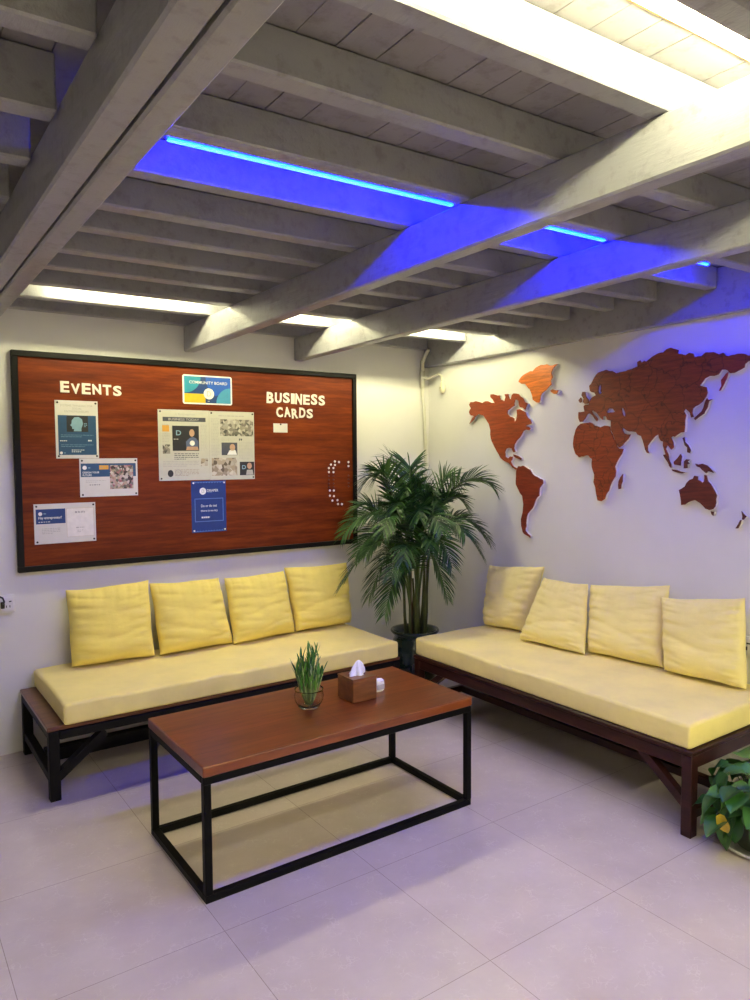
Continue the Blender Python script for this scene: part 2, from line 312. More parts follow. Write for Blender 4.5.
# ------------------------------------------------------------------ measured outlines (metres)
MAP = {
 'greenland': [[(-0.904,1.992),(-0.928,2.019),(-0.96,2.034),(-0.983,2.041),(-1.022,2.045),(-1.044,2.062),(-1.063,2.069),(-1.09,2.076),(-1.134,2.075),(-1.178,2.063),(-1.214,2.067),(-1.178,2.044),(-1.167,2.019),(-1.176,1.996),(-1.162,1.975),(-1.168,1.952),(-1.139,1.932),(-1.106,1.912),(-1.084,1.891),(-1.074,1.851),(-1.054,1.853),(-1.023,1.872),(-1.012,1.913),(-0.999,1.937),(-0.976,1.957),(-0.96,1.973),(-0.928,1.976)]],
 'iceland': [[(-1.162,1.916),(-1.18,1.923),(-1.201,1.915),(-1.223,1.914),(-1.209,1.893),(-1.192,1.894),(-1.173,1.904)]],
 'north_america': [[(-0.453,1.876),(-0.468,1.893),(-0.518,1.896),(-0.582,1.88),(-0.636,1.888),(-0.697,1.873),(-0.679,1.895),(-0.657,1.913),(-0.658,1.93),(-0.705,1.924),(-0.739,1.919),(-0.748,1.89),(-0.782,1.876),(-0.795,1.903),(-0.785,1.922),(-0.815,1.922),(-0.827,1.891),(-0.84,1.886),(-0.848,1.914),(-0.864,1.922),(-0.905,1.915),(-0.94,1.889),(-0.956,1.862),(-0.98,1.852),(-0.961,1.814),(-0.918,1.832),(-0.909,1.848),(-0.905,1.874),(-0.876,1.882),(-0.867,1.859),(-0.87,1.846),(-0.84,1.833),(-0.811,1.818),(-0.808,1.796),(-0.833,1.777),(-0.866,1.766),(-0.874,1.74),(-0.887,1.757),(-0.89,1.819),(-0.918,1.82),(-0.962,1.8),(-0.973,1.776),(-1.004,1.752),(-1.014,1.728),(-0.986,1.72),(-0.962,1.714),(-1.005,1.7),(-0.994,1.687),(-0.97,1.692),(-0.947,1.684),(-0.931,1.661),(-0.891,1.626),(-0.872,1.603),(-0.867,1.579),(-0.878,1.557),(-0.867,1.552),(-0.85,1.577),(-0.801,1.577),(-0.787,1.555),(-0.793,1.525),(-0.818,1.513),(-0.836,1.526),(-0.856,1.525),(-0.851,1.504),(-0.839,1.497),(-0.846,1.483),(-0.868,1.461),(-0.892,1.453),(-0.884,1.443),(-0.856,1.456),(-0.83,1.48),(-0.793,1.495),(-0.75,1.519),(-0.716,1.562),(-0.681,1.612),(-0.663,1.643),(-0.658,1.699),(-0.645,1.737),(-0.618,1.769),(-0.591,1.798),(-0.546,1.81),(-0.509,1.79),(-0.482,1.762),(-0.457,1.748),(-0.472,1.769),(-0.502,1.797),(-0.472,1.803),(-0.453,1.827),(-0.472,1.852)]],
 'cuba': [[(-0.864,1.54),(-0.892,1.533),(-0.932,1.513),(-0.927,1.504),(-0.9,1.513),(-0.867,1.528)]],
 'south_america': [[(-0.892,1.447),(-0.908,1.465),(-0.948,1.469),(-0.972,1.457),(-1.004,1.445),(-1.023,1.419),(-1.066,1.4),(-1.107,1.386),(-1.109,1.363),(-1.082,1.333),(-1.079,1.287),(-1.052,1.263),(-1.037,1.227),(-1.006,1.19),(-0.987,1.171),(-0.975,1.129),(-0.975,1.093),(-0.968,1.063),(-1.011,1.034),(-1.008,1.022),(-0.976,1.036),(-0.947,1.055),(-0.935,1.09),(-0.946,1.175),(-0.942,1.281),(-0.91,1.316),(-0.887,1.351),(-0.889,1.399)]],
 'eurasia': [[(-1.372,1.777),(-1.415,1.779),(-1.408,1.809),(-1.417,1.816),(-1.443,1.816),(-1.452,1.844),(-1.469,1.857),(-1.492,1.865),(-1.481,1.88),(-1.451,1.892),(-1.445,1.921),(-1.468,1.947),(-1.491,1.978),(-1.525,1.994),(-1.558,2.0),(-1.597,1.989),(-1.625,1.975),(-1.646,1.977),(-1.668,1.979),(-1.7,1.985),(-1.741,1.993),(-1.757,1.997),(-1.754,2.02),(-1.772,2.027),(-1.779,2.013),(-1.797,2.022),(-1.807,2.016),(-1.827,2.028),(-1.847,2.04),(-1.871,2.049),(-1.905,2.053),(-1.924,2.066),(-1.948,2.071),(-1.967,2.063),(-1.99,2.055),(-1.986,2.037),(-2.029,2.024),(-2.05,2.033),(-2.07,2.027),(-2.076,2.008),(-2.114,2.01),(-2.134,2.025),(-2.175,2.022),(-2.203,2.008),(-2.223,2.013),(-2.235,1.998),(-2.266,1.997),(-2.296,2.0),(-2.327,1.995),(-2.356,1.984),(-2.386,1.975),(-2.397,1.963),(-2.372,1.951),(-2.346,1.962),(-2.328,1.949),(-2.326,1.934),(-2.306,1.925),(-2.279,1.913),(-2.258,1.913),(-2.246,1.928),(-2.236,1.932),(-2.217,1.934),(-2.201,1.913),(-2.157,1.91),(-2.133,1.9),(-2.107,1.868),(-2.121,1.863),(-2.142,1.857),(-2.147,1.83),(-2.141,1.813),(-2.123,1.789),(-2.102,1.774),(-2.086,1.768),(-2.073,1.757),(-2.07,1.737),(-2.077,1.717),(-2.066,1.714),(-2.059,1.738),(-2.051,1.746),(-2.035,1.759),(-2.025,1.747),(-2.037,1.727),(-2.032,1.703),(-2.03,1.644),(-2.011,1.642),(-1.994,1.633),(-1.977,1.621),(-1.968,1.625),(-1.957,1.618),(-1.97,1.593),(-1.973,1.569),(-1.96,1.557),(-1.946,1.573),(-1.937,1.581),(-1.928,1.561),(-1.943,1.532),(-1.947,1.512),(-1.929,1.533),(-1.919,1.561),(-1.914,1.598),(-1.9,1.603),(-1.886,1.636),(-1.867,1.628),(-1.84,1.6),(-1.823,1.579),(-1.824,1.554),(-1.833,1.539),(-1.82,1.542),(-1.81,1.558),(-1.792,1.613),(-1.784,1.63),(-1.763,1.638),(-1.753,1.652),(-1.728,1.656),(-1.695,1.662),(-1.67,1.679),(-1.666,1.667),(-1.679,1.648),(-1.719,1.641),(-1.706,1.619),(-1.68,1.596),(-1.65,1.571),(-1.637,1.585),(-1.62,1.616),(-1.603,1.654),(-1.596,1.666),(-1.594,1.691),(-1.593,1.719),(-1.568,1.726),(-1.562,1.742),(-1.557,1.746),(-1.54,1.745),(-1.54,1.726),(-1.517,1.746),(-1.499,1.767),(-1.47,1.784),(-1.462,1.777),(-1.494,1.747),(-1.506,1.732),(-1.5,1.72),(-1.486,1.733),(-1.471,1.753),(-1.453,1.766),(-1.435,1.764),(-1.42,1.741),(-1.4,1.722),(-1.382,1.721),(-1.372,1.743)],[(-1.565,1.773),(-1.581,1.787),(-1.606,1.783),(-1.621,1.766),(-1.59,1.765),(-1.568,1.762)],[(-1.66,1.784),(-1.671,1.784),(-1.686,1.756),(-1.683,1.736),(-1.672,1.743)],[(-1.514,1.922),(-1.526,1.919),(-1.523,1.886),(-1.532,1.876),(-1.515,1.868),(-1.507,1.887)]],
 'africa': [[(-1.368,1.698),(-1.389,1.711),(-1.454,1.716),(-1.471,1.708),(-1.483,1.698),(-1.524,1.685),(-1.552,1.694),(-1.587,1.686),(-1.591,1.659),(-1.612,1.619),(-1.635,1.576),(-1.648,1.565),(-1.675,1.564),(-1.665,1.537),(-1.633,1.491),(-1.622,1.468),(-1.626,1.416),(-1.601,1.379),(-1.585,1.336),(-1.558,1.288),(-1.535,1.274),(-1.512,1.278),(-1.5,1.319),(-1.482,1.38),(-1.487,1.423),(-1.469,1.466),(-1.471,1.509),(-1.445,1.529),(-1.409,1.524),(-1.379,1.519),(-1.354,1.539),(-1.338,1.578),(-1.338,1.618),(-1.347,1.656)]],
 'madagascar': [[(-1.649,1.389),(-1.661,1.412),(-1.674,1.428),(-1.672,1.39),(-1.662,1.348),(-1.649,1.345),(-1.646,1.366)]],
 'great_britain': [[(-1.417,1.822),(-1.403,1.833),(-1.407,1.852),(-1.392,1.872),(-1.398,1.891),(-1.416,1.89),(-1.422,1.865),(-1.44,1.843),(-1.443,1.828),(-1.431,1.822)]],
 'ireland': [[(-1.371,1.845),(-1.387,1.86),(-1.395,1.846),(-1.391,1.834),(-1.381,1.83)]],
 'sumatra': [[(-1.915,1.531),(-1.929,1.533),(-1.947,1.51),(-1.96,1.482),(-1.96,1.464),(-1.951,1.473),(-1.934,1.502)]],
 'java': [[(-1.964,1.457),(-1.989,1.455),(-2.015,1.446),(-2.054,1.443),(-2.024,1.437),(-1.993,1.441),(-1.971,1.448)]],
 'borneo': [[(-1.975,1.494),(-1.996,1.514),(-2.012,1.534),(-2.018,1.522),(-2.014,1.494),(-2.013,1.476),(-1.993,1.479),(-1.978,1.482)]],
 'sulawesi': [[(-2.031,1.462),(-2.033,1.498),(-2.044,1.508),(-2.064,1.506),(-2.049,1.496),(-2.062,1.486),(-2.048,1.482),(-2.05,1.464),(-2.039,1.462)]],
 'philippines': [[(-2.022,1.614),(-2.031,1.618),(-2.034,1.594),(-2.052,1.578),(-2.065,1.554),(-2.061,1.538),(-2.048,1.543),(-2.048,1.566),(-2.034,1.578)]],
 'new_guinea': [[(-2.092,1.486),(-2.109,1.482),(-2.13,1.486),(-2.154,1.477),(-2.171,1.462),(-2.188,1.442),(-2.176,1.446),(-2.159,1.449),(-2.15,1.44),(-2.13,1.455),(-2.117,1.467),(-2.101,1.472)]],
 'australia': [[(-2.007,1.353),(-2.039,1.372),(-2.064,1.406),(-2.081,1.411),(-2.089,1.427),(-2.106,1.423),(-2.106,1.407),(-2.132,1.392),(-2.14,1.4),(-2.141,1.432),(-2.151,1.428),(-2.159,1.401),(-2.185,1.37),(-2.206,1.332),(-2.203,1.297),(-2.189,1.266),(-2.172,1.261),(-2.151,1.266),(-2.138,1.279),(-2.121,1.293),(-2.096,1.306),(-2.07,1.299),(-2.041,1.281),(-2.021,1.278),(-2.016,1.317)]],
 'tasmania': [[(-2.178,1.255),(-2.193,1.254),(-2.19,1.234),(-2.182,1.241)]],
 'new_zealand_north': [[(-2.329,1.264),(-2.339,1.251),(-2.351,1.241),(-2.339,1.224),(-2.332,1.226),(-2.334,1.24)]],
 'new_zealand_south': [[(-2.329,1.223),(-2.323,1.201),(-2.314,1.182),(-2.302,1.181),(-2.314,1.201),(-2.323,1.221)]],
 'japan': [[(-2.172,1.797),(-2.156,1.789),(-2.152,1.775),(-2.149,1.76),(-2.136,1.74),(-2.132,1.73),(-2.116,1.721),(-2.087,1.701),(-2.081,1.709),(-2.103,1.728),(-2.12,1.742),(-2.128,1.757),(-2.134,1.778),(-2.138,1.79),(-2.146,1.804),(-2.152,1.794)]],
 'kamchatka': [[(-2.25,1.92),(-2.246,1.905),(-2.242,1.89),(-2.231,1.869),(-2.212,1.836),(-2.205,1.834),(-2.218,1.858),(-2.215,1.885),(-2.229,1.901),(-2.238,1.912)]],
}
PILLOWS_A = [[(-2.538, -0.075, 0.839), (-2.094, -0.075, 0.852), (-2.109, -0.194, 0.442), (-2.539, -0.16, 0.442)], [(-2.094, -0.075, 0.829), (-1.676, -0.075, 0.821), (-1.645, -0.19, 0.442), (-2.087, -0.21, 0.442)], [(-1.645, -0.075, 0.812), (-1.241, -0.075, 0.821), (-1.221, -0.171, 0.442), (-1.66, -0.236, 0.442)], [(-1.241, -0.075, 0.84), (-0.768, -0.075, 0.83), (-0.806, -0.175, 0.442), (-1.216, -0.175, 0.442)]]
PILLOWS_B = [[(-0.075, -0.704, 0.821), (-0.075, -1.179, 0.872), (-0.155, -1.097, 0.468), (-0.226, -0.817, 0.468)], [(-0.135, -1.225, 0.818), (-0.135, -1.542, 0.821), (-0.277, -1.64, 0.468), (-0.308, -1.193, 0.468)], [(-0.08, -1.512, 0.811), (-0.055, -1.989, 0.87), (-0.169, -2.037, 0.468), (-0.216, -1.611, 0.468)], [(-0.125, -1.985, 0.816), (-0.095, -2.398, 0.877), (-0.16, -2.447, 0.468), (-0.199, -2.057, 0.468)]]
LEAF_AT = (-0.789, -2.682, 0.175)
FROND_TIPS = [(-0.564, -0.231, 1.587), (-0.527, -0.452, 1.571), (-0.271, -0.593, 1.493), (-0.118, -0.844, 1.442), (-0.141, -0.825, 1.064), (-0.25, -0.866, 0.981), (-0.461, -0.762, 0.708), (-1.02, -0.314, 0.78), (-0.926, -0.517, 0.724), (-0.876, -0.622, 0.637), (-0.954, -0.238, 1.101), (-0.801, -0.169, 1.295), (-0.75, -0.21, 1.457), (-0.736, -0.349, 1.541), (-0.458, -0.636, 1.395), (-0.674, -0.847, 1.07), (-0.811, -0.737, 1.011), (-0.498, -0.86, 0.939), (-0.858, -0.661, 0.888), (-0.288, -0.772, 1.288), (-0.939, -0.507, 1.029), (-0.666, -0.725, 1.27), (-0.753, -0.592, 1.328), (-0.4, -0.875, 1.145), (-0.913, -0.335, 0.98), (-0.343, -0.408, 1.44), (-0.894, -0.632, 1.156), (-0.582, -0.857, 1.154), (-0.531, -0.539, 1.457), (-0.476, -0.686, 1.273), (-0.583, -0.472, 1.432), (-0.805, -0.422, 1.23)]

# ------------------------------------------------------------------ sofas
BLACK_WOOD = wood('black_stained_wood', (.002, .0018, .002), (.004, .0035, .0036), (.007, .006, .006), grain=(2, 2, 2), rough=.6, spec=.15)
SLAB = wood('brown_bench_wood', (.07, .022, .010), (.13, .045, .02), (.19, .07, .03), grain=(1, 9, 9), rough=.3)
RED_WOOD = wood('red_brown_bench_wood', (.014, .0042, .003), (.030, .008, .005), (.050, .014, .008), grain=(9, 1, 9), rough=.35, spec=.3)
CUSHION = fabric('yellow_cushion_cloth', (.90, .76, .27))
PILLOW_M = fabric('yellow_pillow_cloth', (.92, .76, .17))
PILLOW_BLUE_LIT = fabric('pale_yellow_pillow_cloth', (.92, .79, .29))  # yellow pillow cloth with the blue light's paling put into its colour

def mattress(name, x0, x1, y0, y1, z0, z1, parent, seed):
    rnd = random.Random(seed)
    bm = bmesh.new(); bmesh.ops.create_cube(bm, size=1)
    for q in bm.verts: q.co = Vector(((x0+x1)/2+q.co.x*(x1-x0), (y0+y1)/2+q.co.y*(y1-y0), (z0+z1)/2+q.co.z*(z1-z0)))
    bmesh.ops.bevel(bm, geom=bm.edges[:], offset=.014, segments=4, profile=.6, affect='EDGES')
    long = [e for e in bm.edges if e.calc_length() > .3]
    bmesh.ops.subdivide_edges(bm, edges=long, cuts=40, use_grid_fill=True)
    bm.verts.index_update()
    m = MB()
    vv = []
    ph = [rnd.uniform(0, 6) for _ in range(6)]
    for q in bm.verts:
        x, y, z = q.co; t = x+y
        d = .0025*math.sin(9*x+ph[0])*math.sin(7*y+ph[1])+.0015*math.sin(23*x+11*y+ph[2])
        if z > z1-.02: z += d
        k = math.sin((z-z0)/(z1-z0)*PI)
        if y < y0+.02 : y -= .006*k*(1+.5*math.sin(11*x+ph[3]))
        if x < x0+.02 : x -= .006*k*(1+.5*math.sin(11*y+ph[4]))
        if x > x1-.02 and x1 < -.1: x += .005*k
        vv.append((x, y, max(z, z0)))
    m.add(vv, [[q.index for q in f.verts] for f in bm.faces], 0, True); bm.free()
    return m.build(name, CUSHION, parent)

# left bench, along the back wall
t = empty('bench_sofa', (-1.77, -.37, 0), 'black framed bench sofa with a yellow mattress below the notice board', 'sofa', 'bench sofas')
lx0, lx1, ly0, ly1 = -2.762, -.80, -.712, -.02
MB().rbox(lx0, lx1, ly0+.012, ly1, .316, .336, .004, 1).build('bench_top', SLAB, t)
m = MB()
m.rbox(lx0+.05, lx1-.05, ly0, ly0+.034, .278, .3155, .003, 1); m.rbox(lx0+.03, lx1-.03, ly1-.04, ly1-.006, .278, .3155, .003, 1)
m.rbox(lx0+.004, lx0+.04, ly0+.04, ly1-.04, .278, .3155, .003, 1); m.rbox(lx1-.04, lx1-.004, ly0+.04, ly1-.04, .278, .3155, .003, 1)
m.build('apron', BLACK_WOOD, t)
for lx in (lx0+.004, lx1-.05):
    for ly in (ly0+.004, ly1-.05):
        MB().rbox(lx, lx+.046, ly, ly+.046, 0, .3155, .003, 1).build('leg', BLACK_WOOD, t)
for lx in (lx0+.008, lx1-.046):
    MB().rbox(lx, lx+.038, ly0+.05, ly1-.05, .075, .115, .003, 1).build('side_stretcher', BLACK_WOOD, t)
MB().rbox(lx0+.046, lx1-.046, -.39, -.34, .06, .125, .003, 1).build('long_stretcher', BLACK_WOOD, t)
for sgn, lx in ((1, lx0+.05), (-1, lx1-.05)):
    MB().bar((lx-.01*sgn, ly0+.024, .105), (lx+.20*sgn, ly0+.024, .27), .036, .045, up=(0, 1, 0)).build('brace', BLACK_WOOD, t)
mattress('mattress', -2.690, -.827, -.716, -.022, .337, .4345, t, 1)

# right bench, along the right wall
t = empty('bench_sofa', (-.38, -1.65, 0), 'red-brown bench sofa with a pale yellow mattress below the world map', 'sofa', 'bench sofas')
rx0, rx1, ry0, ry1 = -.752, -.02, -2.545, -.765
MB().rbox(rx0, rx1, ry0, ry1, .335, .356, .004, 1).build('bench_top', RED_WOOD, t)
m = MB()
m.rbox(rx0+.008, rx0+.04, ry0+.04, ry1-.04, .278, .334, .003, 1); m.rbox(rx1-.04, rx1-.008, ry0+.04, ry1-.04, .278, .334, .003, 1)
m.rbox(rx0+.04, rx1-.04, ry0+.008, ry0+.04, .278, .334, .003, 1); m.rbox(rx0+.04, rx1-.04, ry1-.04, ry1-.008, .278, .334, .003, 1)
m.build('apron', RED_WOOD, t)
for lx in (rx0+.004, rx1-.050):
    for ly in (ry0+.004, ry1-.050):
        MB().rbox(lx, lx+.046, ly, ly+.046, 0, .334, .003, 1).build('leg', RED_WOOD, t)
for ly in (ry0+.010, ry1-.040):
    MB().rbox(rx0+.051, rx1-.051, ly, ly+.030, .07, .11, .003, 1).build('side_stretcher', RED_WOOD, t)
MB().rbox(-.405, -.367, ry0+.041, ry1-.041, .07, .11, .003, 1).build('long_stretcher', RED_WOOD, t)
for sgn, ly in ((1, ry0+.046), (-1, ry1-.046)):
    MB().bar((rx0+.03, ly-.008*sgn, .125), (rx0+.03, ly+.21*sgn, .296), .034, .036, up=(1, 0, 0)).build('brace', RED_WOOD, t)
mattress('mattress', -.744, -.022, -2.528, -.778, .357, .459, t, 2)

# ------------------------------------------------------------------ pillows
def pillow(corners, outn, label, mat, seed, thick=.084, group='yellow pillows on the sofas'):
    """corners: top left, top right, bottom right, bottom left as seen from the room"""
    rnd = random.Random(seed)
    TL, TR, BR, BL = [Vector(c) for c in corners]
    nrm = (TR-TL).cross(BL-TL).normalized()
    if nrm.dot(Vector(outn)) < 0: nrm = -nrm
    N = 64
    ph = [rnd.uniform(0, 2*PI) for _ in range(12)]
    def P(u, v, side):
        # cushion outline: straight-ish edges drawn in between the corners
        uu = 1.01*u*(1-.050*(1-v**4)*abs(u)); vv_ = v*(1.01-.060*(1-u**4)*abs(v)) if v < 0 else v*(1-.03*(1-u**4)*v)
        rc = 1-.022*(u*u*v*v)**3; uu *= rc; vv_ *= rc        # slightly rounded corners
        # soft wavy hem
        vv_ += .008*math.sin(5*u+ph[0])*(abs(v)**3); uu += .008*math.sin(6*v+ph[1])*(abs(u)**3)
        a, b = (uu+1)/2, (vv_+1)/2
        q = TL*(1-a)*(1-b)+TR*a*(1-b)+BR*a*b+BL*(1-a)*b
        e = max(0, (1-u**4)*(1-v**4)); h = thick*e**.48
        # v = +1 at the bottom: stuffing sinks a little
        h *= 1+.20*v
        if side > 0:
            rd = lambda x: (1-abs(math.sin(x)))**2          # sharp crease profile
            ek = e**.35
            for sx in (-1, 1):                               # creases running in from each side hem
                fall = math.exp(-((1-u*sx)/.62)**2)
                h -= .0125*rd(8.5*v+1.6*u*sx+ph[2+sx]+.8*math.sin(3*v+ph[3]))*fall*ek
                h -= .007*rd(13*v-1.3*u+ph[6+sx])*fall*ek
            fall = math.exp(-((1+v)/.40)**2)                 # short gathers under the top hem
            h -= .009*rd(11*u+1.4*v+ph[8])*fall*ek
            fall = math.exp(-((v-.45)/.45)**2)               # long soft folds above the foot
            h -= .010*rd(5.2*v+.9*math.sin(1.9*u+ph[4])+ph[5])*fall*ek
            h += .003*math.sin(7*u+ph[9])*math.sin(6*v+ph[10])*ek
        return q+nrm*(h*side)
    v, f = [], []
    for side in (1, -1):
        o = len(v)
        for j in range(N+1):
            for i in range(N+1):
                # denser near the rim
                u = math.sin((i/N-.5)*PI); w_ = math.sin((j/N-.5)*PI)
                v.append(P(u, w_, side))
        for j in range(N):
            for i in range(N):
                a = o+j*(N+1)+i; q = (a, a+1, a+N+2, a+N+1)
                f.append(q if side < 0 else q[::-1])
    c0 = (TL+TR+BR+BL)/4
    m = MB().add(v, f, 0, True)
    ob = m.build('pillow', mat, None, origin=c0)
    bm = bmesh.new(); bm.from_mesh(ob.data); bmesh.ops.remove_doubles(bm, verts=bm.verts, dist=.0004)
    bmesh.ops.recalc_face_normals(bm, faces=bm.faces); bm.to_mesh(ob.data); bm.free()
    for p_ in ob.data.polygons: p_.use_smooth = True
    return tag(ob, label, 'pillow', group)
LA = ['yellow pillow at the left end of the sofa under the notice board',
      'yellow pillow second from the left under the notice board, hem folded at its foot',
      'yellow pillow third from the left under the notice board',
      'yellow pillow under the notice board nearest the palm, its top right corner raised']
for k, q in enumerate(PILLOWS_A): pillow(q, (0, -1, 0), LA[k], PILLOW_M, 10+k)
LB = ['pale yellow pillow at the far end of the right sofa, next to the palm',
      'slanting pale yellow pillow overlapping the one by the palm',
      'broad pale yellow pillow in front of the wall below Africa, beside the slanting one',
      'pale yellow pillow at the near end of the right sofa by the wall socket']
for k, q in enumerate(PILLOWS_B): pillow(q, (-1, 0, 0), LB[k], PILLOW_BLUE_LIT, 30+k, thick=.072 if k != 1 else .058)

# ------------------------------------------------------------------ coffee table
TABLE_WOOD = wood('red_brown_table_wood', (.10, .020, .004), (.185, .042, .007), (.245, .064, .012), grain=(1.0, 9, 9), scale=3.0, rough=.28, coat=.35, seams=(1.8, .1202))
FRAME = flat('black_powder_coat', (.002, .002, .0023), .5, Specular_IOR_Level=.12)
tx0, tx1, ty0, ty1 = -2.483, -1.2515, -1.816, -1.232
t = empty('coffee_table', ((tx0+tx1)/2, (ty0+ty1)/2, 0), 'low coffee table with a red-brown wooden top on a black metal frame', 'coffee table')
MB().rbox(tx0, tx1, ty0, ty1, .444, .482, .005, 2).build('table_top', TABLE_WOOD, t, origin=((tx0+tx1)/2, ty0-.005, .46))
g = .027
m = MB()
for yy in (ty0+.002, ty1-.002-g): m.rbox(tx0+.002, tx1-.004, yy, yy+g, .444-g, .4435, .002, 1)
for xx in (tx0+.002, tx1-.002-g): m.rbox(xx, xx+g, ty0+.002+g, ty1-.002-g, .444-g, .4435, .002, 1)
m.build('upper_frame', FRAME, t)
m = MB()
for yy in (ty0+.002, ty1-.002-g): m.rbox(tx0+.002, tx1-.004, yy, yy+g, 0, g, .002, 1)
for xx in (tx0+.002, tx1-.002-g): m.rbox(xx, xx+g, ty0+.002+g, ty1-.002-g, 0, g, .002, 1)
m.build('floor_frame', FRAME, t)
for xx in (tx0+.002, tx1-.002-g):
    for yy in (ty0+.002, ty1-.002-g):
        MB().rbox(xx, xx+g, yy, yy+g, g-.001, .444-g+.001, .002, 1).build('leg', FRAME, t)

# tissue box
TZ = .4825
bx, by, bs = -1.658, -1.522, .062
BOXW = wood('tissue_box_wood', (.075, .024, .007), (.145, .048, .013), (.22, .080, .022), grain=(1, 6, 6), scale=6, rough=.35)
t = empty('tissue_box', (bx, by, TZ), 'small square wooden box with a white tissue standing out of its top', 'tissue box')
m = MB()
m.rbox(bx-bs, bx+bs, by-bs, by+bs, TZ, TZ+.094, .003, 1)
m.build('box_body', BOXW, t)
m = MB()                       # lid with a slot, as four boards round it
zt = TZ+.0945
for a in ((bx-bs, bx+bs, by-bs, by-.016), (bx-bs, bx+bs, by+.016, by+bs), (bx-bs, bx-.034, by-.016, by+.016), (bx+.034, bx+bs, by-.016, by+.016)):
    m.box(*a, zt, zt+.007)
m.build('lid', BOXW, t)
m = MB(); n = 26; rings = 9; vv = []
for j in range(rings):
    s_ = j/(rings-1)
    rad = .034*(1-s_)**.7+.004
    for k in range(n):
        a = 2*PI*k/n; fold = 1+.35*math.sin(4*a+3*s_)+.18*math.sin(7*a+5*s_)
        vv.append((bx-.004+.012*s_+rad*fold*math.cos(a), by+rad*.62*fold*math.sin(a), zt+.002+.066*s_+.004*math.sin(3*a)*(1-s_)))
m.add(vv, [(j*n+k, j*n+(k+1) % n, (j+1)*n+(k+1) % n, (j+1)*n+k) for j in range(rings-1) for k in range(n)]+[tuple((rings-1)*n+k for k in range(n))], 0, True)
m.build('tissue', flat('white_tissue', (.88, .88, .92), .8, var=.02), t)
# little pack of tissues behind the box
px, py = -1.535, -1.495
t = empty('tissue_packet', (px, py, TZ), 'small white packet lying on the table behind the wooden box', 'tissue packet')
m = MB(); vv = []; nn = 8
for j in range(5):
    zz = TZ+.045*j/4; k_ = 1-.12*abs(j/4-.5)
    for i in range(nn):
        a = 2*PI*i/nn+.4; q = .7+.3*abs(math.cos(2*a))
        vv.append((px+.034*math.cos(a)*q*k_*1.25, py+.024*math.sin(a)*q*k_*1.3, zz+(.003*math.sin(3*a) if j == 4 else 0)))
m.add(vv, [(j*nn+k, j*nn+(k+1) % nn, (j+1)*nn+(k+1) % nn, (j+1)*nn+k) for j in range(4) for k in range(nn)]+[tuple(4*nn+k for k in range(nn)), tuple(range(nn))[::-1]], 0, False)
m.build('wrapper', flat('white_wrapper', (.82, .80, .82), .35), t)
m = MB(); m.rbox(px-.02, px+.02, py-.034, py-.0315, TZ+.012, TZ+.034, .001, 1); m.build('printed_seal', flat('grey_print', (.45, .42, .44), .5), t)

# glass bowl with a tuft of green shoots
vx, vy = -1.893, -1.510
GLASS = NT('clear_glass'); GLASS.set(Base_Color=(.93, .96, .95), Roughness=.02, Transmission_Weight=1.0, IOR=1.25); GLASS = GLASS.m
t = empty('potted_shoots', (vx, vy, TZ), 'small glass bowl holding a bushy tuft of green bamboo shoots', 'potted plant')
K = 1.22
prof = [(.0, .0), (.030, .0), (.037, .006), (.048, .026), (.051, .045), (.047, .060), (.050, .066), (.0485, .066), (.0455, .060), (.0492, .045), (.0465, .027), (.0355, .009), (.0, .005)]
MB().lathe([(a*K, b*K) for a, b in prof], (vx, vy, TZ), 40).build('glass_bowl', GLASS, t)
SHOOT = [flat('shoot_green', (.05, .20, .03), .45, var=.25), flat('shoot_light_green', (.11, .30, .05), .45, var=.2), flat('shoot_dark_green', (.022, .10, .02), .4, var=.2)]
STEMG = flat('shoot_stem', (.24, .33, .12), .45)
def blade(m, p, d, L, wd, droop, mi, seg=5):
    d = Vector(d).normalized(); p = Vector(p); sd = d.cross(Vector((0, 0, 1)))
    if sd.length < .05: sd = Vector((1, 0, 0))
    sd.normalize(); up = sd.cross(d)
    vv = []
    for i in range(seg+1):
        s_ = i/seg; c = p+d*(L*s_)+Vector((0, 0, -droop*L*s_*s_))
        ww = wd*math.sin(PI*min(1, .12+.88*s_))**.8*.5 if i < seg else 0.0002
        vv += [c-sd*ww+up*ww*.25, c, c+sd*ww+up*ww*.25]
    ff = []
    for i in range(seg):
        a = i*3; ff += [(a, a+1, a+4, a+3), (a+1, a+2, a+5, a+4)]
    m.add(vv, ff, mi, True)
rs = random.Random(3)
for k in range(42):
    a = rs.uniform(0, 2*PI); r = .040*math.sqrt(rs.random()); h = rs.uniform(.12, .235)*(1-.30*r/.040)
    x_, y_ = vx+r*math.cos(a), vy+r*math.sin(a); lean = Vector((math.cos(a)*r*.6, math.sin(a)*r*.6, 0))
    m = MB()
    p0 = Vector((x_*.3+vx*.7, y_*.3+vy*.7, TZ+.012)); p1 = Vector((x_, y_, TZ+.072)); p2 = p1+lean+Vector((0, 0, h-.03))
    m.tube([p0, (p0+p1)/2, p1, (p1+p2)/2, p2], [.003, .003, .0028, .0025, .002], 6, 3)
    nl = rs.randint(5, 7)
    for i in range(nl):
        s_ = (i+.3)/nl; q = p1.lerp(p2, s_); b = rs.uniform(0, 2*PI)
        blade(m, q, (math.cos(b)*.32+lean.x*5, math.sin(b)*.32+lean.y*5, 1), rs.uniform(.045, .075), .010, rs.uniform(-.05, .18), rs.choice((0, 0, 1, 2)), 4)
    m.build('shoot', SHOOT+[STEMG], t)

